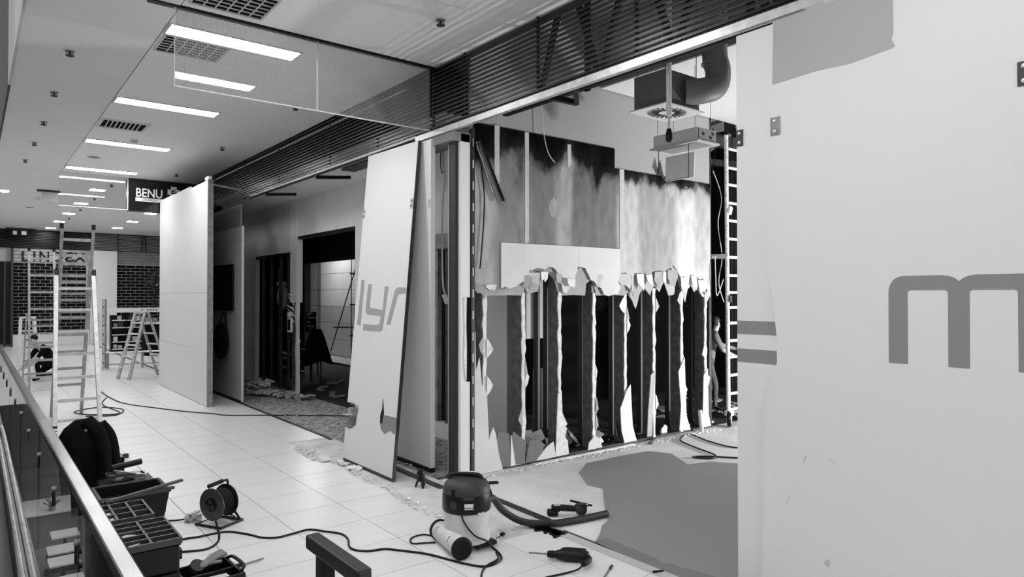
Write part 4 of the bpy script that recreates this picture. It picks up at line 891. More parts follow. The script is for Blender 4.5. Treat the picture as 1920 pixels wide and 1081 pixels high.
MB().bar((0, 0, 0), (0, 0, 1.9), .05, .09, up=(0, 1, 0)).build('rail', M_ALU, t); MB().bar((.12, .5, 0), (.12, .5, 1.9), .05, .09, up=(0, 1, 0)).build('rail', M_ALUD, t)
for k in range(7):
    z = .2 + .25 * k; MB().cyl((0, 0, z), (.12, .5, z), .015, n=8).build('rung', M_ALU, t); MB().cyl((-.0, -.03, z), (-.0, -.05, z), .018, n=8).build('rung_end', M_BLACK, t)
t = thing('wooden_stepladder', 'spattered wooden A-frame stepladder on the tiles before the black counter', 'ladder', (3.3, 18.85, 0))
for s_, f0, f1 in ((-1, (-.52, -.15), (-.35, -.55)), (1, (.42, .25), (.60, -.15))):
    MB().bar((f0[0], f0[1], 0), (-.06 + .03 * s_, .2, 1.6), .07, .045).build('rail', M_WOOD, t); MB().bar((f1[0], f1[1], 0), (.08 + .03 * s_, -.2, 1.6), .07, .045).build('rail', M_WOOD, t)
    for k in range(1, 6):
        q = k / 6; a = Vector((f0[0], f0[1], 0)).lerp(Vector((-.06 + .03 * s_, .2, 1.6)), q); b_ = Vector((f1[0], f1[1], 0)).lerp(Vector((.08 + .03 * s_, -.2, 1.6)), q); MB().bar(a, b_, .09, .03).build('tread', M_OFFW, t)
MB().obox((.01, 0, 1.58), (.12, .4, .05), (0, 0, .3)).build('top_hinge', M_WOOD, t)
t = thing('white_stepladder', 'small white plastic stepladder behind the slim ladder', 'ladder', (1.10, 20.5, 0))
for x, y0, y1 in ((-.2, -.3, 0), (.2, -.3, 0), (-.18, .35, .08), (.18, .35, .08)): MB().bar((x, y0, 0), (x * .7, y1, 1.45), .06, .08, up=(0, 1, 0)).build('rail', M_WHITE2, t)
for k in range(4): MB().box((-.18 + .01 * k, -.26 + .07 * k, .28 + .28 * k), (.18 - .01 * k, -.08 + .07 * k, .31 + .28 * k)).build('tread', M_OFFW, t)
MB().box((-.17, -.06, 1.44), (.17, .14, 1.48)).build('top_cap', M_WHITE2, t, bevel=.02)

# ================================================================== FAR HALL FURNITURE
t = thing('magazine_rack', 'black rack of magazines and white boxes beside the stepladder', 'shelf', (3.80, 27.0, 0))
box('back', (0, .3, 0), (1.15, .33, 1.32), M_BLACK, t)
for x in (0, .46, 1.12): box('side', (x, 0, 0), (x + .03, .3, 1.32), M_BLACK, t)
for k in range(5): box('shelf', (.03, .0, .12 + .25 * k), (1.12, .3, .15 + .25 * k), M_OFFW, t)
random.seed(3)
for k in range(5):
    x = .08
    while x < 1.0:
        w = random.uniform(.09, .16)
        if not (x < .5 and x + w > .45) and x + w < 1.1 and random.random() < .8:
            o = box('boxed_item', (3.80 + x, 27.06, .151 + .25 * k), (3.80 + x + w, 27.2, .15 + .25 * k + random.uniform(.12, .2)), random.choice([M_WHITE2, M_MGREY, M_DGREY, M_LGREY]), bevel=.003); tag(o, SHADE[o.data.materials[0].name] + ' boxed item standing on the black magazine rack', 'box', 'boxes on the magazine rack')
        x += w + .03
t = thing('black_counter', 'black draped counter with a white top behind the stepladder', 'counter', (4.55, 25.2, 0)); box('body', (0, 0, 0), (1.6, .7, 1.05), M_MATTBLACK, t); box('top', (-.03, -.03, 1.05), (1.63, .73, 1.09), M_OFFW, t)
random.seed(5)
for k in range(6): o = box('display_box', (4.6 + k * .2, 25.4, 1.09), (4.72 + k * .2, 25.5, 1.09 + random.uniform(.1, .24)), random.choice([M_WHITE2, M_LGREY, M_MGREY]), bevel=.003); tag(o, SHADE[o.data.materials[0].name] + ' display box standing on the black counter', 'box', 'boxes on the black counter')
t = thing('header_board', 'long white header board above the magazine rack and counter', 'sign', (3.35, 26.6, 1.42)); box('board', (0, 0, 0), (3.0, .05, .16), M_WHITE2, t); [box('mark', (1.30 + .09 * k, -.004, .05), (1.36 + .09 * k, .0, .11), M_MGREY, t) for k in (0, 2, 3, 4, 5)]
MB().box((.0, .01, -1.42), (.05, .05, 0)).build('post', M_LGREY, t); MB().box((2.95, .01, -1.42), (3.0, .05, 0)).build('post', M_LGREY, t)
t = thing('low_barrier', 'low metal barrier rail with short posts behind the stepladder', 'barrier', (2.9, 21.4, 0))
MB().cyl((0, 0, .44), (1.9, -.3, .44), .025, n=8).build('rail', M_ALU, t); MB().cyl((0, 0, .12), (1.9, -.3, .12), .02, n=8).build('rail', M_ALUD, t)
for q in (.02, .45, .9): MB().cyl((1.9 * q, -.3 * q, 0), (1.9 * q, -.3 * q, .44), .03, n=8).build('post', M_ALUD, t)
t = thing('indoor_tree', 'dark leafy indoor tree before the right brick wall', 'tree', (6.05, 30.5, 0)); MB().cyl((0, 0, .5), (0, 0, 2.2), .04).build('trunk', M_DGREY, t); MB().lathe([(.22, 0), (.3, .5)], n=16).build('pot', M_BLACK, t)
b = MB(); random.seed(11)
for k in range(420):
    a = random.uniform(0, 6.28); ph = math.acos(random.uniform(-1, 1)); r = random.uniform(.25, 1)
    c = Vector((.62 * r * math.sin(ph) * math.cos(a), .5 * r * math.sin(ph) * math.sin(a), 2.35 + .85 * r * math.cos(ph)))
    b.obox(c, (.16, .05, .004), (random.uniform(-1, 1), random.uniform(-1, 1), random.uniform(0, 6)))
o = b.build('foliage', M_LEAF, t); o['kind'] = 'stuff'
# things seen through the middle shop's doorway
t = thing('poster_stand', 'black poster on a stand reading VYDAVA behind the torn doorway', 'poster', (6.15, 15.5, 0)); box('board', (0, 0, 1.16), (.26, .02, 1.62), M_BLACK, t); MB().cyl((.13, .03, 0), (.13, .03, 1.2), .015, n=8).build('pole', M_DGREY, t)
for k, s_ in enumerate(('VYDAVA', 'IBA', 'MINUT')): text_mesh('lettering', s_, .058, M_WHITE2, t, FACE_MY((.03, -.004, 1.46 - .1 * k)), .001)
for k in range(9):
    MB().obox((.03 + .2 * random.random(), -.003, random.choice((1.2, 1.58, 1.55)) + .02 * random.random()), (.04, .003, .014), (0, random.uniform(-1, 1), 0)).build('leaf_mark', M_LGREY, t)
b = MB(); prof = []
n = 28
for i in range(9):
    q = i / 8; z = 1.22 - .78 * q
    for k in range(n):
        a = 2 * math.pi * k / n; r = (.10 + .25 * q ** .8) * (1 + .12 * q * math.sin(7 * a)); prof.append((r * math.cos(a) * 1.05, r * math.sin(a) * .8, z + .05 * q * math.sin(3 * a)))
fs = [(i * n + k, i * n + (k + 1) % n, (i + 1) * n + (k + 1) % n, (i + 1) * n + k) for i in range(8) for k in range(n)] + [tuple(range(n))]
b.add(prof, fs); o = b.build('draped_cloth', M_MATTBLACK, smooth=True); o.location = (6.3, 15.2, 0); tag(o, 'black cloth draped over a stool behind the torn doorway', 'cloth')
for x, y in ((-.12, 0), (.12, .05)): MB().cyl((x, y, 0), (x, y, .9), .02, n=8).build('stool_leg', M_DGREY, o)
t = thing('cable_rack', 'wire rack with horizontal shelves before the tiled wall', 'rack', (8.2, 17.4, 0))
for x in (0, .25, .5): MB().cyl((x, 0, 0), (x, 0, 3.0), .012, n=6).build('upright', M_DGREY, t)
for z in (.9, 1.75, 2.6): MB().cyl((-.05, 0, z), (.9, -.2, z), .025, n=6).build('shelf_bar', M_DGREY, t)
MB().cyl((-.6, 0, .5), (.2, 0, 3.0), .014, n=6).build('brace', M_DGREY, t)
t = thing('metal_railing', 'thin bright railing tube behind the poster stand', 'railing', (7.0, 15.9, 0)); MB().cyl((0, 0, 1.22), (1.2, -.5, 1.2), .02, n=8).build('tube', M_ALU, t); MB().cyl((1.1, -.45, 0), (1.1, -.45, 1.2), .018, n=8).build('post', M_ALUD, t)
t = thing('window_pane', 'speckled glass pane standing in the torn middle doorway', 'glass panel', (6.85, 13.0, 0)); box('glass', (0, 0, .4), (.01, 3.5, 3.0), M_PANE, t); box('frame', (-.01, 0, .36), (.02, 3.5, .4), M_GALVD, t); box('stand', (-.01, 0, 0), (.02, .04, .36), M_GALVD, t); box('stand', (-.01, 3.46, 0), (.02, 3.5, .36), M_GALVD, t)
t = thing('hanging_clothes', 'pale clothes hanging in the dark doorway by the post', 'clothes', (5.55, 15.35, 1.72)); b = MB(); b.sphere((0, 0, .25), (.13, .1, .3), 10, 8); b.build('garment', M_LGREY, t, smooth=True); MB().sphere((-.02, 0, .55), (.12, .06, .06), 10, 6).build('collar', M_OFFW, t, smooth=True); MB().obox((-.08, -.1, -.02), (.04, .01, .2), (0, .2, 0)).build('price_tag', M_WHITE2, t); MB().cyl((0, 0, .55), (0, 0, 2.2), .006, n=6).build('hanger_wire', M_BLACK, t)
t = thing('goods_heap', 'heap of small pale goods in the dark doorway', 'goods', (5.6, 15.0, 0)); random.seed(9)
for k in range(10): MB().obox((random.uniform(-.15, .3), random.uniform(-.2, .2), .1 + .1 * k), (random.uniform(.06, .2), .1, random.uniform(.02, .05)), (0, random.uniform(-.3, .3), random.uniform(0, 3))).build('packet', random.choice([M_MGREY, M_DGREY, M_LGREY]), t)
t = thing('wall_phone', 'white framed device on the torn doorway post', 'device', (5.13, 13.72, 1.25)); box('frame', (0, 0, 0), (.04, .2, .3), M_WHITE2, t); box('screen', (-.004, .03, .04), (0, .17, .26), M_BLACK, t); MB().sphere((.02, .1, .36), .06).build('knob', M_OFFW, t, smooth=True)

# ================================================================== PEOPLE
def person(name, label, J, E_, rad, mats_of, loc, rotz, hair_mat):
    me = bpy.data.meshes.new(name + '_sk'); keys = list(J); idx = {k: i for i, k in enumerate(keys)}
    me.from_pydata([J[k] for k in keys], [(idx[a], idx[b_]) for a, b_ in E_], [])
    o = bpy.data.objects.new(name + '_sk', me); COL.objects.link(o)
    sk = o.modifiers.new('skin', 'SKIN'); sk.use_smooth_shade = True
    sv = me.skin_vertices[0].data
    for k, i in idx.items():
        r = rad[k] if k in rad else .02; sv[i].radius = r if isinstance(r, tuple) else (r, r); sv[i].use_root = (k == 'pelvis')
    s2 = o.modifiers.new('sub', 'SUBSURF'); s2.levels = 1; s2.render_levels = 1
    bpy.context.view_layer.update()
    nm = bpy.data.meshes.new_from_object(o.evaluated_get(bpy.context.evaluated_depsgraph_get()))
    bpy.data.objects.remove(o); bpy.data.meshes.remove(me)
    nm.name = name; nm.materials.clear(); ml = list(dict.fromkeys(mats_of.values()))
    for m in ml: nm.materials.append(m)
    segs = [(Vector(J[a]), Vector(J[b_]), ml.index(mats_of[b_] if b_ in mats_of else mats_of['pelvis'])) for a, b_ in E_]
    for p in nm.polygons:
        c = Vector(p.center); best = 9; bi = 0
        for a, b_, mi in segs:
            d = b_ - a; q = max(0, min(1, (c - a).dot(d) / max(d.length_squared, 1e-9))); dist = (a + d * q - c).length
            if dist < best: best, bi = dist, mi
        p.material_index = bi; p.use_smooth = True
    ob = bpy.data.objects.new(name, nm); COL.objects.link(ob); ob.location = loc; ob.rotation_euler = (0, 0, rotz); tag(ob, label, 'person')
    hd = Vector(J['head'])
    f = (Vector(J['face']) - hd).normalized() if 'face' in J else Vector((0, 1, 0))
    MB().sphere(hd + Vector((0, 0, .05)) - f * .03, (.08, .08, .08), 14, 8).build('hair', hair_mat, ob, smooth=True)
    side = f.cross(Vector((0, 0, 1))).normalized()
    near = [Vector(v.co) - hd for v in nm.vertices if (Vector(v.co) - hd).length < .2 and abs((Vector(v.co) - hd).z) < .05]
    df = max([q.dot(f) for q in near if abs(q.dot(side)) < .05] + [.05]); dsd = max([abs(q.dot(side)) for q in near] + [.05])
    MB().sphere(hd + f * df - Vector((0, 0, .012)), (.014, .02, .02), 8, 6).build('nose', M_SKIN, ob, smooth=True)
    for s_ in (-1, 1):
        MB().sphere(hd + f * (df - .018) + side * .028 * s_ + Vector((0, 0, .012)), (.012, .012, .008), 8, 6).build('eye', M_BLACK, ob, smooth=True)
        MB().sphere(hd + side * (dsd - .005) * s_ - Vector((0, 0, .01)), (.014, .02, .03), 8, 6).build('ear', M_SKIN, ob, smooth=True)
    MB().sphere(hd + f * (df - .015) - Vector((0, 0, .055)), (.025, .01, .006), 8, 6).build('mouth', M_DGREY, ob, smooth=True)
    return ob
def hand(J, E_, rad, mats, key, wrist, d, n, m):
    """palm and five bent fingers from the wrist along d, palm normal n"""
    d = Vector(d).normalized(); n = Vector(n).normalized(); s_ = d.cross(n).normalized(); w = Vector(J[wrist])
    J[key + '_palm'] = w + d * .06; E_.append((wrist, key + '_palm')); rad[key + '_palm'] = (.032, .018); mats[key + '_palm'] = m
    for i, (off, ln) in enumerate(((-.030, .065), (-.010, .078), (.012, .082), (.032, .072))):
        a = J[key + '_palm'] + d * .03 + s_ * off; b_ = a + d * ln * .55 + n * .01; c = b_ + d * ln * .25 + n * ln * .45
        for nm_, p in (('a', a), ('b', b_), ('c', c)): J['%s_f%d%s' % (key, i, nm_)] = p; rad['%s_f%d%s' % (key, i, nm_)] = .0085; mats['%s_f%d%s' % (key, i, nm_)] = m
        E_ += [(key + '_palm', '%s_f%da' % (key, i)), ('%s_f%da' % (key, i), '%s_f%db' % (key, i)), ('%s_f%db' % (key, i), '%s_f%dc' % (key, i))]
    a = w + d * .03 - s_ * .045; b_ = a + d * .045 + n * .025
    for nm_, p in (('a', a), ('b', b_)): J[key + '_t' + nm_] = p; rad[key + '_t' + nm_] = .010; mats[key + '_t' + nm_] = m
    E_ += [(key + '_palm', key + '_ta'), (key + '_ta', key + '_tb')]
# worker reaching for the scaffold: faces +x in local space
J = dict(pelvis=(0, 0, .92), spine=(.05, 0, 1.15), chest=(.10, 0, 1.36), neck=(.13, 0, 1.50), head=(.17, 0, 1.63), face=(.27, 0, 1.63),
         lsh=(.10, .18, 1.42), lel=(.28, .22, 1.22), lwr=(.52, .16, 1.16), rsh=(.10, -.18, 1.42), rel=(.22, -.24, 1.16), rwr=(.46, -.20, 1.04),
         lhip=(0, .10, .88), lkn=(.06, .11, .48), lan=(-.04, .12, .08), lto=(.12, .13, .04), rhip=(0, -.10, .88), rkn=(.12, -.11, .50), ran=(.10, -.12, .08), rto=(.26, -.13, .04))
E_ = [('pelvis', 'spine'), ('spine', 'chest'), ('chest', 'neck'), ('neck', 'head'), ('chest', 'lsh'), ('lsh', 'lel'), ('lel', 'lwr'), ('chest', 'rsh'), ('rsh', 'rel'), ('rel', 'rwr'), ('pelvis', 'lhip'), ('lhip', 'lkn'), ('lkn', 'lan'), ('lan', 'lto'), ('pelvis', 'rhip'), ('rhip', 'rkn'), ('rkn', 'ran'), ('ran', 'rto')]
RAD = dict(pelvis=(.15, .12), spine=(.14, .11), chest=(.15, .12), neck=.055, head=(.105, .125), lsh=.075, rsh=.075, lel=.048, rel=.048, lwr=.032, rwr=.032, lhip=.09, rhip=.09, lkn=.062, rkn=.062, lan=.045, ran=.045, lto=.04, rto=.04)
def mats_for(shirt, trousers, shoes, sleeve):
    return dict(pelvis=trousers, spine=shirt, chest=shirt, neck=M_SKIN, head=M_SKIN, lsh=shirt, rsh=shirt, lel=sleeve, rel=sleeve, lwr=M_SKIN, rwr=M_SKIN, lhip=trousers, rhip=trousers, lkn=trousers, rkn=trousers, lan=trousers, ran=trousers, lto=shoes, rto=shoes)
mts = mats_for(mat('work_shirt', .2, .9, noise=.3, scale=9), mat('work_trousers', .09, .9, noise=.4, scale=12), M_BLACK, mat('work_shirt', .1))
R2 = dict(RAD); hand(J, E_, R2, mts, 'lh', 'lwr', (1, -.2, -.1), (0, -.3, -1), M_SKIN); hand(J, E_, R2, mts, 'rh', 'rwr', (1, .1, -.2), (0, .3, -1), M_SKIN)
del J['face']; J2 = {k: tuple(v) for k, v in J.items()}
fc = (.27, 0, 1.63)
def person2(name, label, J, *a):
    return person(name, label, J, *a)
J2['face'] = fc
E2_ = list(E_) + [('head', 'face')]; R2['face'] = (.07, .08); mts['face'] = M_SKIN; J2['face'] = (.215, 0, 1.60)
wk = person('person', 'person in dark work clothes reaching towards the rolling scaffold', J2, E2_, R2, mts, (9.84, 7.0, .05), R(-45), M_DGREY)
wk.scale = (.9, .9, .9)
# person kneeling on the tiles behind the ladders, black clothes and cap
J = dict(pelvis=(0, 0, .42), spine=(.10, 0, .60), chest=(.24, 0, .76), neck=(.34, 0, .86), head=(.43, 0, .95), face=(.50, 0, .91),
         lsh=(.24, .17, .78), lel=(.42, .22, .56), lwr=(.58, .16, .38), rsh=(.24, -.17, .78), rel=(.40, -.22, .52), rwr=(.56, -.14, .32),
         lhip=(0, .10, .40), lkn=(.40, .13, .42), lan=(.34, .13, .07), lto=(.50, .13, .04), rhip=(0, -.10, .40), rkn=(.30, -.12, .08), ran=(-.08, -.12, .09), rto=(-.16, -.12, .04))
E_ = [e for e in E2_ if e[0] in J and e[1] in J]; R3 = dict(RAD); R3['face'] = (.07, .08)
mts = mats_for(M_CLOTH, M_CLOTH, M_MATTBLACK, M_CLOTH); mts['face'] = M_SKIN
hand(J, E_, R3, mts, 'lh', 'lwr', (1, 0, -.6), (0, 0, -1), M_SKIN); hand(J, E_, R3, mts, 'rh', 'rwr', (1, 0, -.6), (0, 0, -1), M_SKIN)
o = person('person', 'person in black clothes and cap kneeling on the tiles behind the ladders', {k: tuple(v) for k, v in J.items()}, E_, R3, mts, (1.55, 19.6, 0), R(200), M_BLACK)
MB().prism([(.50, -.08, .98), (.58, -.06, .965), (.60, 0, .96), (.58, .06, .965), (.50, .08, .98)], (0, 0, .012)).build('cap_brim', M_BLACK, o)

# ================================================================== TOOLS ON THE FLOOR
# vacuum cleaner
t = thing('vacuum_cleaner', 'grey and black industrial vacuum cleaner on the tiles', 'vacuum', (3.13, 4.52, 0))
M_VAC = mat('vacuum_grey', .62, .5, noise=.08, scale=9); M_VACT = mat('vacuum_top', .03, .55, noise=.2, scale=8)
MB().lathe([(.17, .045), (.192, .06), (.190, .11), (.180, .12), (.178, .16), (.182, .31)], n=36).build('tank', M_VAC, t, smooth=True)
hd = MB().lathe([(.190, .295), (.195, .31), (.194, .42), (.188, .435)], n=36).build('motor_band', M_PLASTIC, t, smooth=True)
MB().lathe([(.190, .435), (.188, .47), (.165, .515), (.12, .54), (.03, .55)], n=36).build('lid', M_VACT, t, smooth=True)
MB().tube([(-.10, .08, .53), (-.08, .07, .565), (.06, -.06, .565), (.09, -.09, .525)], .017, 10).build('handle', M_PLASTIC, t, smooth=True)
MB().cyl((.0, .02, .567), (.07, -.05, .567), .02, n=10).build('grip', M_OFFW, t, smooth=True)
ax = Vector((-.2, -.98, 0)).normalized(); c0 = Vector((-.16, -.01, .085))
MB().cyl(c0 + ax * -.25, c0 + ax * .21, .075, n=24).build('axle_housing', M_VAC, t, smooth=True)
for q in (-.26, .21): MB().lathe([(.02, 0), (.078, 0), (.085, .01), (.085, .03), (.07, .042), (.02, .035)], c0 + ax * q, 28, tuple(ax)).build('wheel', M_RUBBER, t, smooth=True)
for q in (-.17, .08): MB().obox(c0 + ax * q + Vector((-.06, -.02, .04)), (.008, .03, .05), (0, .6, .36)).build('clip', M_MGREY, t, bevel=.004)
MB().box((-.02, -.18, .02), (.17, -.05, .05)).build('base_plate', M_PLASTIC, t); MB().sphere((.14, -.12, .03), .03).build('castor', M_RUBBER, t, smooth=True)
vd = Vector((-.56, -.83, 0)); vs_ = Vector((.83, -.56, 0))       # towards the viewer and to the side of it
def on_vac(a, z, r=.197): v = vd * math.cos(a) + vs_ * math.sin(a); return Vector((v.x * r, v.y * r, z)), math.atan2(v.y, v.x)
p, an = on_vac(.08, .37); MB().obox(p, (.004, .07, .028), (0, 0, an)).build('sticker', M_WHITE2, t)
p, an = on_vac(.08, .345); MB().obox(p, (.004, .07, .008), (0, 0, an)).build('sticker', M_WHITE2, t)
p, an = on_vac(-.55, .37); MB().lathe([(.033, 0), (.033, .006), (.027, .006), (.027, .004)], p, 20, (math.cos(an), math.sin(an), 0)).build('dial', M_DGREY, t)
p, an = on_vac(.05, .425); MB().obox(p, (.012, .085, .022), (0, 0, an)).build('latch', M_DGREY, t); p, an = on_vac(-.6, .455, .19); MB().obox(p, (.012, .035, .07), (0, 0, an)).build('latch', M_BLACK, t, bevel=.006)
p, an = on_vac(.62, .30, .186); MB().obox(p, (.012, .06, .04), (0, 0, an)).build('catch', M_VAC, t, bevel=.004)
MB().obox((.24, -.02, .46), (.11, .03, .02), (0, .1, -.1)).build('hook', M_PLASTIC, t)
p, an = on_vac(-.2, .42, .2); q, _ = on_vac(-.18, .28, .2); r_, _ = on_vac(.25, .15, .21); s2_, _ = on_vac(.8, .08, .22)
MB().tube([p, q, r_, s2_, s2_ + Vector((.06, -.02, -.07))], .007).build('power_cord', M_CABLE, t, smooth=True)
MB().tube([(.19, .06, .47), (.24, .03, .42), (.255, .0, .34), (.245, .02, .28)], .008).build('strap_cord', M_CABLE, t, smooth=True)
tag(MB().tube([(3.31, 4.49, .33), (3.42, 4.55, .31), (3.58, 4.62, .16), (3.74, 4.56, .05), (3.9, 4.42, .035), (4.1, 4.36, .03), (4.32, 4.32, .03), (4.52, 4.30, .03)], .030, 14, 8).build('suction_hose', mat('hose_black', .012, .5, bump=.5, bscale=90), smooth=True), 'thick black suction hose running from the vacuum to the shop floor', 'hose')
# power cables
def cable(pts, label, r=.007, m=M_CABLE): return tag(MB().tube([(x, y, .008 if len(p_) < 3 else p_[2]) for p_ in pts for x, y in [p_[:2]]], r, 8, 6).build('power_cable', m, smooth=True), label, 'cable')
cable([(1.67, 6.21, .05), (1.63, 5.96), (1.56, 5.78), (1.44, 5.7), (1.23, 5.81), (1.21, 5.91), (1.27, 6.01), (1.38, 6.05), (1.48, 6.03), (1.6, 6.03), (1.72, 6), (1.83, 5.83), (1.89, 5.69), (1.99, 5.61), (2.13, 5.62), (2.27, 5.63), (2.36, 5.5), (2.44, 5.36), (2.43, 5.21), (2.37, 5.06), (2.37, 4.96), (2.44, 4.87), (2.56, 4.83), (2.64, 4.73), (2.77, 4.53), (2.85, 4.3), (2.9, 4.17), (2.96, 4.07), (3.04, 4.05), (3.15, 4.09), (3.21, 4.19), (3.25, 4.34)], 'long black cable snaking over the tiles from the cable reel to the vacuum', .009)
cable([(3.02, 4.82), (2.97, 4.92), (2.87, 4.92), (2.81, 4.86), (2.8, 4.79), (2.89, 4.74), (2.95, 4.70)], 'short black cable loop beside the vacuum wheels')
cable([(3.2, 4.22), (3.16, 4.14), (3.11, 4.10), (2.97, 4.05), (2.83, 3.90), (2.78, 3.7)], 'black cable end running from under the vacuum')
cable([(2.13, 16.33), (2.14, 15.38), (2.25, 14.29), (2.63, 13.3), (2.92, 12.65), (3.22, 12.14), (3.38, 11.81), (4.01, 11.32), (4.96, 10.49)], 'thin black cable crossing the tiles towards the middle shop', .010)
cable([(1.5, 13.2), (1.9, 13.0), (2.1, 13.6), (1.8, 14.1), (1.4, 13.8), (1.6, 13.3), (2.0, 13.2), (1.9, 14.4), (2.1, 15.4)], 'tangled black cable on the tiles under the extension ladder', .010)
cable([(8.4, 5.0), (7.88, 5.15), (7.92, 5.62), (8.11, 6.1), (7.69, 5.93), (7.48, 5.55), (7.31, 5.11), (7.12, 5.01), (6.98, 5.19), (7.13, 5.14), (7.5, 4.7)], 'thin black cable loop on the gutted shop floor near the scaffold', .010)
# cable reel
t = thing('cable_reel', 'black cable drum on a tube stand with wound cable', 'cable reel', (1.72, 6.3, 0), (0, 0, R(90 - 61)))
M_REEL = mat('reel_black', .008, .45, spec=.3)
for x0, m in ((-.085, mat('reel_disc', .05, .45)), (.075, M_REEL)): MB().lathe([(.03, 0), (.125, 0), (.14, .004), (.14, .012), (.125, .014), (.03, .012)], (x0, 0, .185), 32, (1, 0, 0)).build('flange', m, t, smooth=True)
for k in range(7): MB().lathe([(.09, 0), (.107, .004), (.112, .011), (.107, .018), (.09, .022)], (-.072 + k * .0205, 0, .185), 28, (1, 0, 0)).build('cable_turn', M_CABLE, t, smooth=True)
hub = MB().lathe([(.06, 0), (.06, .008), (.05, .012)], (-.086, 0, .185), 24, (-1, 0, 0)).build('socket_plate', M_BLACK, t, smooth=True)
for a in (90, 210, 330): MB().lathe([(.02, 0), (.02, .006), (.014, .007), (.013, .003)], (-.097, .03 * math.cos(R(a)), .185 + .03 * math.sin(R(a))), 14, (-1, 0, 0)).build('socket', M_DGREY, hub)
MB().tube([(-.12, -.14, .012), (.13, -.14, .012), (.13, .14, .012), (-.12, .14, .012), (-.12, -.14, .012)], .012, 8, 1).build('stand', M_REEL, t); MB().tube([(.12, -.13, .012), (.11, -.06, .1), (.10, 0, .19), (.10, 0, .34), (.06, 0, .36), (-.10, .02, .345)], .010, 8, 4).build('frame_tube', M_REEL, t, smooth=True)
MB().cyl((-.10, .02, .345), (.04, .0, .362), .018, n=12).build('grip', M_RUBBER, t, smooth=True); MB().tube([(.12, .13, .012), (.11, .06, .1), (.10, 0, .19)], .010, 8, 3).build('frame_tube', M_REEL, t, smooth=True)
MB().tube([(.05, -.1, .09), (.02, -.12, .04), (.1, -.1, .03), (.12, .0, .05)], .006).build('cable_tail', M_CABLE, t, smooth=True)
b = MB(); random.seed(4)
for k in range(14): b.obox((random.uniform(-.05, .05), random.uniform(-.05, .05), .03 + random.uniform(-.02, .03)), (.05, .04, .03), (random.random() * 3, random.random() * 3, random.random() * 3))
o = b.build('crumpled_foil', M_ALU); o.location = (1.56, 6.52, 0); tag(o, 'crumpled foil wrapper on the tiles beside the cable reel', 'wrapper')
tag(MB().tube([(1.28, 6.75, .2), (1.34, 6.65, .03), (1.42, 6.6, .01), (1.52, 6.54, .02)], .007).build('lead', M_CABLE, smooth=True), 'short black lead running from the black bin to the foil', 'cable')
# laser level
t = thing('laser_level', 'small black laser level on stubby legs by the column', 'laser level', (3.70, 6.18, 0)); MB().lathe([(.035, .06), (.042, .08), (.042, .15), (.038, .16), (.038, .175), (.02, .185)], n=16).build('housing', M_PLASTIC, t, smooth=True)
for a in (20, 140, 260): MB().bar((.03 * math.cos(R(a)), .03 * math.sin(R(a)), .08), (.055 * math.cos(R(a)), .055 * math.sin(R(a)), 0), .02, .02).build('leg', M_PLASTIC, t)
MB().box((-.045, -.02, .10), (-.03, .02, .14)).build('lens', M_DGREY, t)
# rotary hammer lying on its side
t = thing('rotary_hammer', 'black rotary hammer drill lying on the tiles', 'drill', (3.45, 3.86, .045), (0, 0, math.atan2(-.75, .67)))
MB().cyl((-.17, 0, 0), (-.02, 0, 0), .007, n=8).build('bit', M_GALV, t); MB().lathe([(.018, 0), (.026, .01), (.028, .05), (.024, .06)], (-.03, 0, 0), 16, (1, 0, 0)).build('chuck', M_RUBBER, t, smooth=True)
MB().lathe([(.026, .03), (.035, .05), (.04, .09), (.044, .12), (.044, .21), (.04, .27), (.03, .285)], (0, 0, 0), 16, (1, 0, 0)).build('gear_housing', M_PLASTIC, t, smooth=True); MB().box((.10, -.035, -.035), (.28, .035, .035)).build('motor', M_PLASTIC, t, bevel=.012)
MB().tube([(.27, 0, 0), (.29, -.05, 0), (.27, -.12, 0), (.25, -.15, 0)], .022, 10).build('grip', M_RUBBER, t, smooth=True); MB().tube([(.06, .03, .0), (.1, .07, .02), (.26, .065, .02)], .014, 8).build('side_handle', M_RUBBER, t, smooth=True)
MB().box((.15, -.02, .0352), (.19, .0, .037)).build('badge', M_OFFW, t); MB().box((.205, -.02, .0352), (.215, .02, .037)).build('stripe', M_WHITE2, t)
MB().tube([(.25, -.15, 0), (.22, -.2, -.02), (.14, -.24, -.035), (.0, -.34, -.037)], .007).build('cord', M_CABLE, t, smooth=True)
# angle grinder
t = thing('angle_grinder', 'black cordless angle grinder lying on the shop floor beside the hose', 'grinder', (4.16, 4.62, .04), (0, 0, math.atan2(-.22, .3)))
MB().box((-.06, -.04, -.035), (.04, .045, .015)).build('battery', M_PLASTIC, t, bevel=.014); MB().box((-.02, -.035, .0), (.06, .04, .06)).build('rear_housing', M_PLASTIC, t, bevel=.016); MB().cyl((.04, 0, .035), (.22, 0, .02), .03, .027, n=14).build('body', M_PLASTIC, t, smooth=True)
MB().lathe([(.02, -.03), (.05, -.025), (.052, .02), (.03, .03)], (.25, -.02, .02), 18, (0, -.8, .6)).build('gear_head', M_PLASTIC, t, smooth=True); MB().lathe([(.01, 0), (.063, 0), (.063, .02), (.058, .02), (.058, .003), (.01, .003)], (.26, .02, .035), 24, (0, .5, .87)).build('guard', M_DGREY, t, smooth=True)
MB().bar((.16, .07, .075), (.36, .06, .03), .03, .012).build('support_plate', M_BLACK, t); MB().box((.0, -.03, .061), (.06, .0, .063)).build('badge', M_OFFW, t)
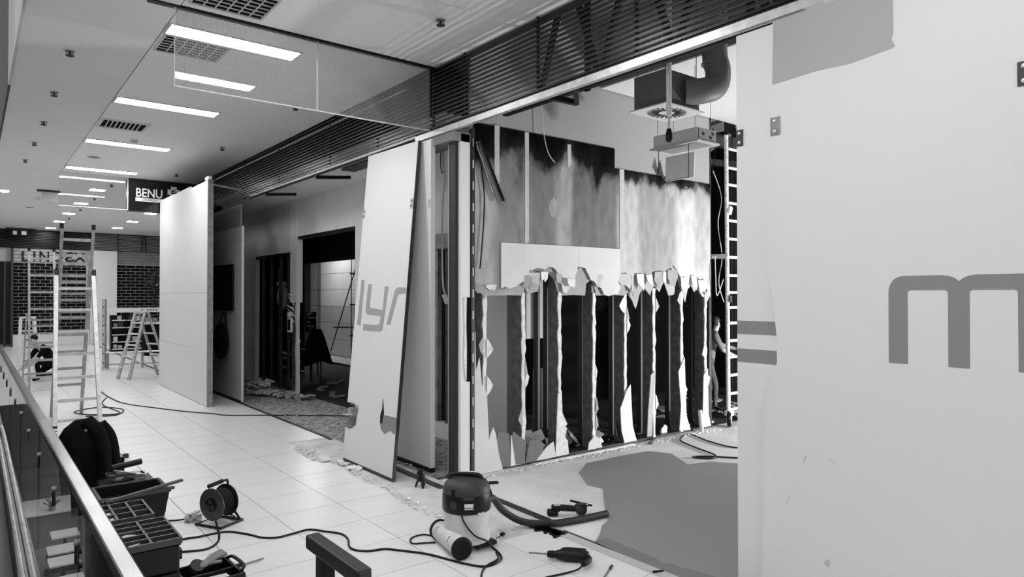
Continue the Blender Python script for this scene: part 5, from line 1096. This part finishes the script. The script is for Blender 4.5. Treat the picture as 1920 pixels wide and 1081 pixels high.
# small tools
t = thing('pocket_torch', 'slim tool with a metal shaft on the tiles', 'hand tool', (1.5, 5.19, .012), (0, 0, .05)); MB().cyl((-.02, 0, 0), (.03, 0, 0), .012).build('head', M_ALU, t, smooth=True); MB().box((.02, -.016, -.01), (.10, .016, .014)).build('grip', M_PLASTIC, t, bevel=.005); MB().bar((.10, 0, 0), (.25, .02, 0), .012, .008).build('shaft', M_GALV, t)
t = thing('chisel_bit', 'thin black bit lying on the tiles near the rotary hammer', 'bit', (3.6, 3.42, .008), (0, 0, .5)); MB().cyl((-.12, 0, 0), (.07, 0, 0), .006, n=8).build('shaft', M_GALVD, t); MB().cyl((.07, 0, 0), (.13, 0, 0), .011, n=8).build('shank', M_BLACK, t)
t = thing('screw_anchor', 'small black plug lying on the tiles beside the dark floor patch', 'plug', (3.86, 3.22, .01)); MB().cyl((0, 0, 0), (.08, -.03, 0), .01, .006, n=8).build('body', M_BLACK, t)
tag(MB().bar((4.04, 5.37, .012), (4.02, 4.52, .012), .055, .014).build('metal_bar', M_GALVD), 'flat dark metal bar lying on the shop floor behind the vacuum', 'metal bar')
tag(MB().bar((3.87, 7.2, .006), (3.85, 6.0, .006), .07, .012).build('threshold_bar', M_DGREY), 'dark threshold bar on the floor behind the laser level', 'metal bar')
b = MB(); random.seed(6)
for k in range(70): b.obox((random.gauss(3.86, .03), random.uniform(4.2, 4.55), .006), (.03, .05, .012), (0, 0, random.random() * 3))
o = b.build('dark_dirt', M_BLACK); tag(o, 'black dirt pile in the floor gap under the hose', 'dirt', kind='stuff')
t = thing('bar_scraper', 'small dark fitting on the broken tile edge right of the vacuum', 'fitting', (3.48, 4.5, .008), (0, 0, .3)); MB().obox((0, 0, .008), (.03, .03, .02)).build('block', M_BLACK, t); MB().cyl((-.09, 0, 0), (0, 0, 0), .004, n=6).build('pin', M_BLACK, t)
t = thing('tape_level', 'small white level tool with a dark end on the tiles behind the jacket', 'tool', (1.44, 9.55, 0), (0, 0, .1)); MB().box((-.12, -.02, 0), (.03, .02, .07)).build('body', M_OFFW, t, bevel=.004); MB().box((.03, -.02, -.0), (.1, .02, .05)).build('end', M_DGREY, t)
# black T-shaped guard post in the foreground
t = thing('guard_post', 'black square-tube T-shaped rail on a post standing on the tiles', 'rail', (1.15, 2.62, 0))
hb = MB().box((-.03, -.30, .925), (.03, .20, .985)).build('crossbar', mat('guard_black', .012, .45, noise=.4, scale=20), t, bevel=.008); MB().box((-.024, -.305, .931), (.024, -.30, .979)).build('end_plug', M_DGREY, hb, bevel=.004)
MB().box((-.026, .02, 0), (.026, .10, .925)).build('post', M_BLACK, t, bevel=.004); MB().cyl((-.027, .06, .78), (-.031, .06, .78), .008).build('screw', M_ALU, t); MB().box((-.09, -.03, 0), (.09, .15, .008)).build('foot_plate', M_BLACK, t)
# black jacket over a crate
t = thing('black_jacket', 'black jacket draped over a trestle beside the balustrade', 'jacket', (.90, 7.75, 0)); n = 32; prof = []
random.seed(2)
for i in range(12):
    q = i / 11; z = .80 * (1 - q) if i else .80
    f = min(1, .35 + 1.5 * q ** .55)
    for k in range(n):
        a = 2 * math.pi * k / n; fold = 1 + (.03 + .07 * q) * math.sin(5 * a + 1.5 * q) + .03 * math.sin(11 * a); prof.append((.215 * f * fold * math.cos(a) - .03 * (1 - q), .17 * f * fold * math.sin(a), z))
fs = [(i * n + k, (i + 1) * n + k, (i + 1) * n + (k + 1) % n, i * n + (k + 1) % n) for i in range(11) for k in range(n)] + [tuple(range(n))]
MB().add(prof, fs).build('body', M_CLOTH, t, smooth=True); MB().tube([(-.02, -.05, .78), (.08, -.14, .66), (.12, -.18, .45), (.10, -.20, .22)], .075, 12, 6, .05).build('sleeve', M_CLOTH, t, smooth=True)
MB().tube([(.10, .0, .74), (.19, .0, .60), (.23, -.02, .35), (.24, -.02, .12)], .06, 12, 6, .045).build('sleeve', M_CLOTH, t, smooth=True); MB().obox((-.01, -.12, .70), (.07, .02, .05), (.5, 0, .2)).build('collar_patch', M_MGREY, t)
MB().box((.26, -.16, 0), (.29, -.13, .42)).build('trestle_leg', M_BLACK, t)
# plastic bin with offcuts
t = thing('plastic_bin', 'black plastic bin full of offcuts with two bars across', 'bin', (1.06, 6.45, 0)); b0 = [(-.19, -.17), (.19, -.17), (.19, .17), (-.19, .17)]; b1 = [(-.25, -.22), (.25, -.22), (.25, .22), (-.25, .22)]
vs = [(x, y, 0) for x, y in b0] + [(x, y, .38) for x, y in b1] + [(x * .93, y * .93, .38) for x, y in b1] + [(x * .9, y * .9, .2) for x, y in b1]
MB().add(vs, [(3, 2, 1, 0)] + [(i, (i + 1) % 4, 4 + (i + 1) % 4, 4 + i) for i in range(4)] + [(4 + i, 4 + (i + 1) % 4, 8 + (i + 1) % 4, 8 + i) for i in range(4)] + [(8 + i, 8 + (i + 1) % 4, 12 + (i + 1) % 4, 12 + i) for i in range(4)] + [(12, 13, 14, 15)]).build('tub', M_PLASTIC, t)
for a, b_ in (((-.26, -.23, .37), (.26, -.21, .39)), ((-.26, .21, .37), (.26, .23, .39)), ((-.26, -.21, .37), (-.24, .21, .39)), ((.24, -.21, .37), (.26, .21, .39))): box('rim', a, b_, M_DGREY, t)
random.seed(8)
for k in range(16):
    o = MB().obox((1.06 + random.uniform(-.16, .16), 6.45 + random.uniform(-.13, .13), .23 + .006 * k), (random.uniform(.05, .2), random.uniform(.02, .06), .012), (random.uniform(-.3, .3), random.uniform(-.3, .3), random.uniform(0, 3))).build('offcut', random.choice([M_OFFW, M_BLACK, M_BLACK, M_MGREY])); tag(o, SHADE[o.data.materials[0].name] + ' offcut lying in the black plastic bin', 'offcut', 'offcuts in the plastic bin')
for p, q, l in (((.82, 6.05, .41), (1.42, 6.30, .43), 'long dark metal bar laid across the black bin, upper one'), ((.80, 6.10, .395), (1.34, 6.22, .40), 'dark metal bar laid across the black bin under the other')): tag(MB().bar(p, q, .03, .02).build('metal_bar', M_DGREY), l, 'metal bar')
t = thing('open_toolbox', 'open black toolbox heaped with tools behind the plastic bin', 'toolbox', (1.12, 7.05, 0)); box('case', (-.2, -.16, 0), (.2, .16, .3), M_PLASTIC, t, bevel=.01); box('rim', (-.21, -.17, .29), (.21, .17, .32), M_BLACK, t); MB().cyl((-.1, .12, .42), (.15, .16, .44), .028, n=10).build('lid_handle', M_BLACK, t)
random.seed(12)
for k in range(14):
    o = MB().bar((1.12 + random.uniform(-.16, .16), 7.05 + random.uniform(-.12, .12), .33 + .005 * k), (1.12 + random.uniform(-.16, .16), 7.05 + random.uniform(-.12, .12), .34 + .006 * k), .018, .016).build('hand_tool', random.choice([M_BLACK, M_GALV, M_DGREY, M_ALU])); tag(o, SHADE[o.data.materials[0].name] + ' hand tool heaped in the open black toolbox', 'hand tool', 'tools heaped in the toolbox')
def organiser(name, label, loc, sx, sy, h, nx, ny):
    t = thing(name, label, 'toolbox', loc); box('lower_case', (-sx, -sy, 0), (sx, sy, h * .5), M_PLASTIC, t, bevel=.012); box('upper_case', (-sx * .97, -sy * .97, h * .52), (sx * .97, sy * .97, h - .05), M_PLASTIC, t, bevel=.012)
    box('tray_floor', (-sx, -sy, h - .05), (sx, sy, h - .04), M_MATTBLACK, t)
    M_T = mat('tray_grey', .05, .45)
    for i in range(nx + 1): x = -sx + 2 * sx * i / nx; box('divider', (x - .007, -sy, h - .04), (x + .007, sy, h), M_T, t)
    for j in range(ny + 1): y = -sy + 2 * sy * j / ny; box('divider', (-sx, y - .007, h - .04), (sx, y + .007, h), M_T, t)
    for s_ in (-.5, .5): MB().box((sx, sy * s_ - .03, h * .6), (sx + .03, sy * s_ + .03, h * .75)).build('latch', M_BLACK, t, bevel=.006)
    MB().cyl((sx, sy * .3, h * .78), (sx + .05, sy * .3, h * .78), .015, n=8).build('knob', M_LGREY, t)
    MB().obox((-sx * .45, sy * .1, h - .025), (.08, .05, .01), (.2, .1, .5)).build('paper', M_OFFW, t); MB().obox((-sx * .5, -sy * .6, h - .025), (.06, .05, .01), (.1, -.1, .2)).build('paper', M_OFFW, t)
organiser('tool_organiser', 'stacked black tool organiser with open compartments beside the balustrade end', (.90, 5.02, 0), .17, .26, .45, 2, 5)
organiser('tool_organiser', 'black tool organiser with open compartments next to the plastic bin', (.88, 5.72, 0), .17, .22, .42, 3, 3)
t = thing('tool_tote', 'open black tool tote with gloves and tape on the tiles', 'toolbox', (1.30, 5.0, 0), (0, 0, .06)); box('base', (-.18, -.2, 0), (.18, .2, .02), M_PLASTIC, t)
for a, b_ in (((-.18, -.2, .02), (.18, -.18, .1)), ((-.18, .18, .02), (.18, .2, .1)), ((-.18, -.18, .02), (-.16, .18, .1)), ((.16, -.18, .02), (.18, .18, .1))): box('side', a, b_, M_PLASTIC, t, bevel=.004)
box('divider', (-.16, -.02, .02), (.16, .0, .09), M_PLASTIC, t); MB().tube([(.17, -.15, .1), (.2, -.1, .12), (.2, .1, .12), (.17, .15, .1)], .012, 8).build('handle', M_PLASTIC, t, smooth=True); MB().obox((-.02, -.1, .06), (.26, .12, .02), (.05, .05, .05)).build('paper_liner', M_OFFW, t)
o = MB().lathe([(.025, 0), (.05, 0), (.05, .035), (.025, .035)], n=20).build('tape_roll', M_DGREY); o.location = (1.24, 5.1, .10); o.rotation_euler = (.6, .3, 0); tag(o, 'dark tape roll lying in the open tool tote', 'tape')
b = MB()
for k in range(4): b.tube([(0, .02 * k, 0), (.06, .02 * k + .01, .01), (.13, .02 * k + .015 + .01 * (k % 2), .0)], .012, 8)
b.sphere((-.03, .03, .0), (.06, .045, .02), 10, 6); b.tube([(-.02, .0, 0), (.02, -.035, .01), (.06, -.045, 0)], .012, 8)
o = b.build('work_glove', M_MGREY, smooth=True); o.location = (1.33, 5.08, .12); o.rotation_euler = (.1, -.2, .2); tag(o, 'grey work glove lying on the open tool tote', 'glove')
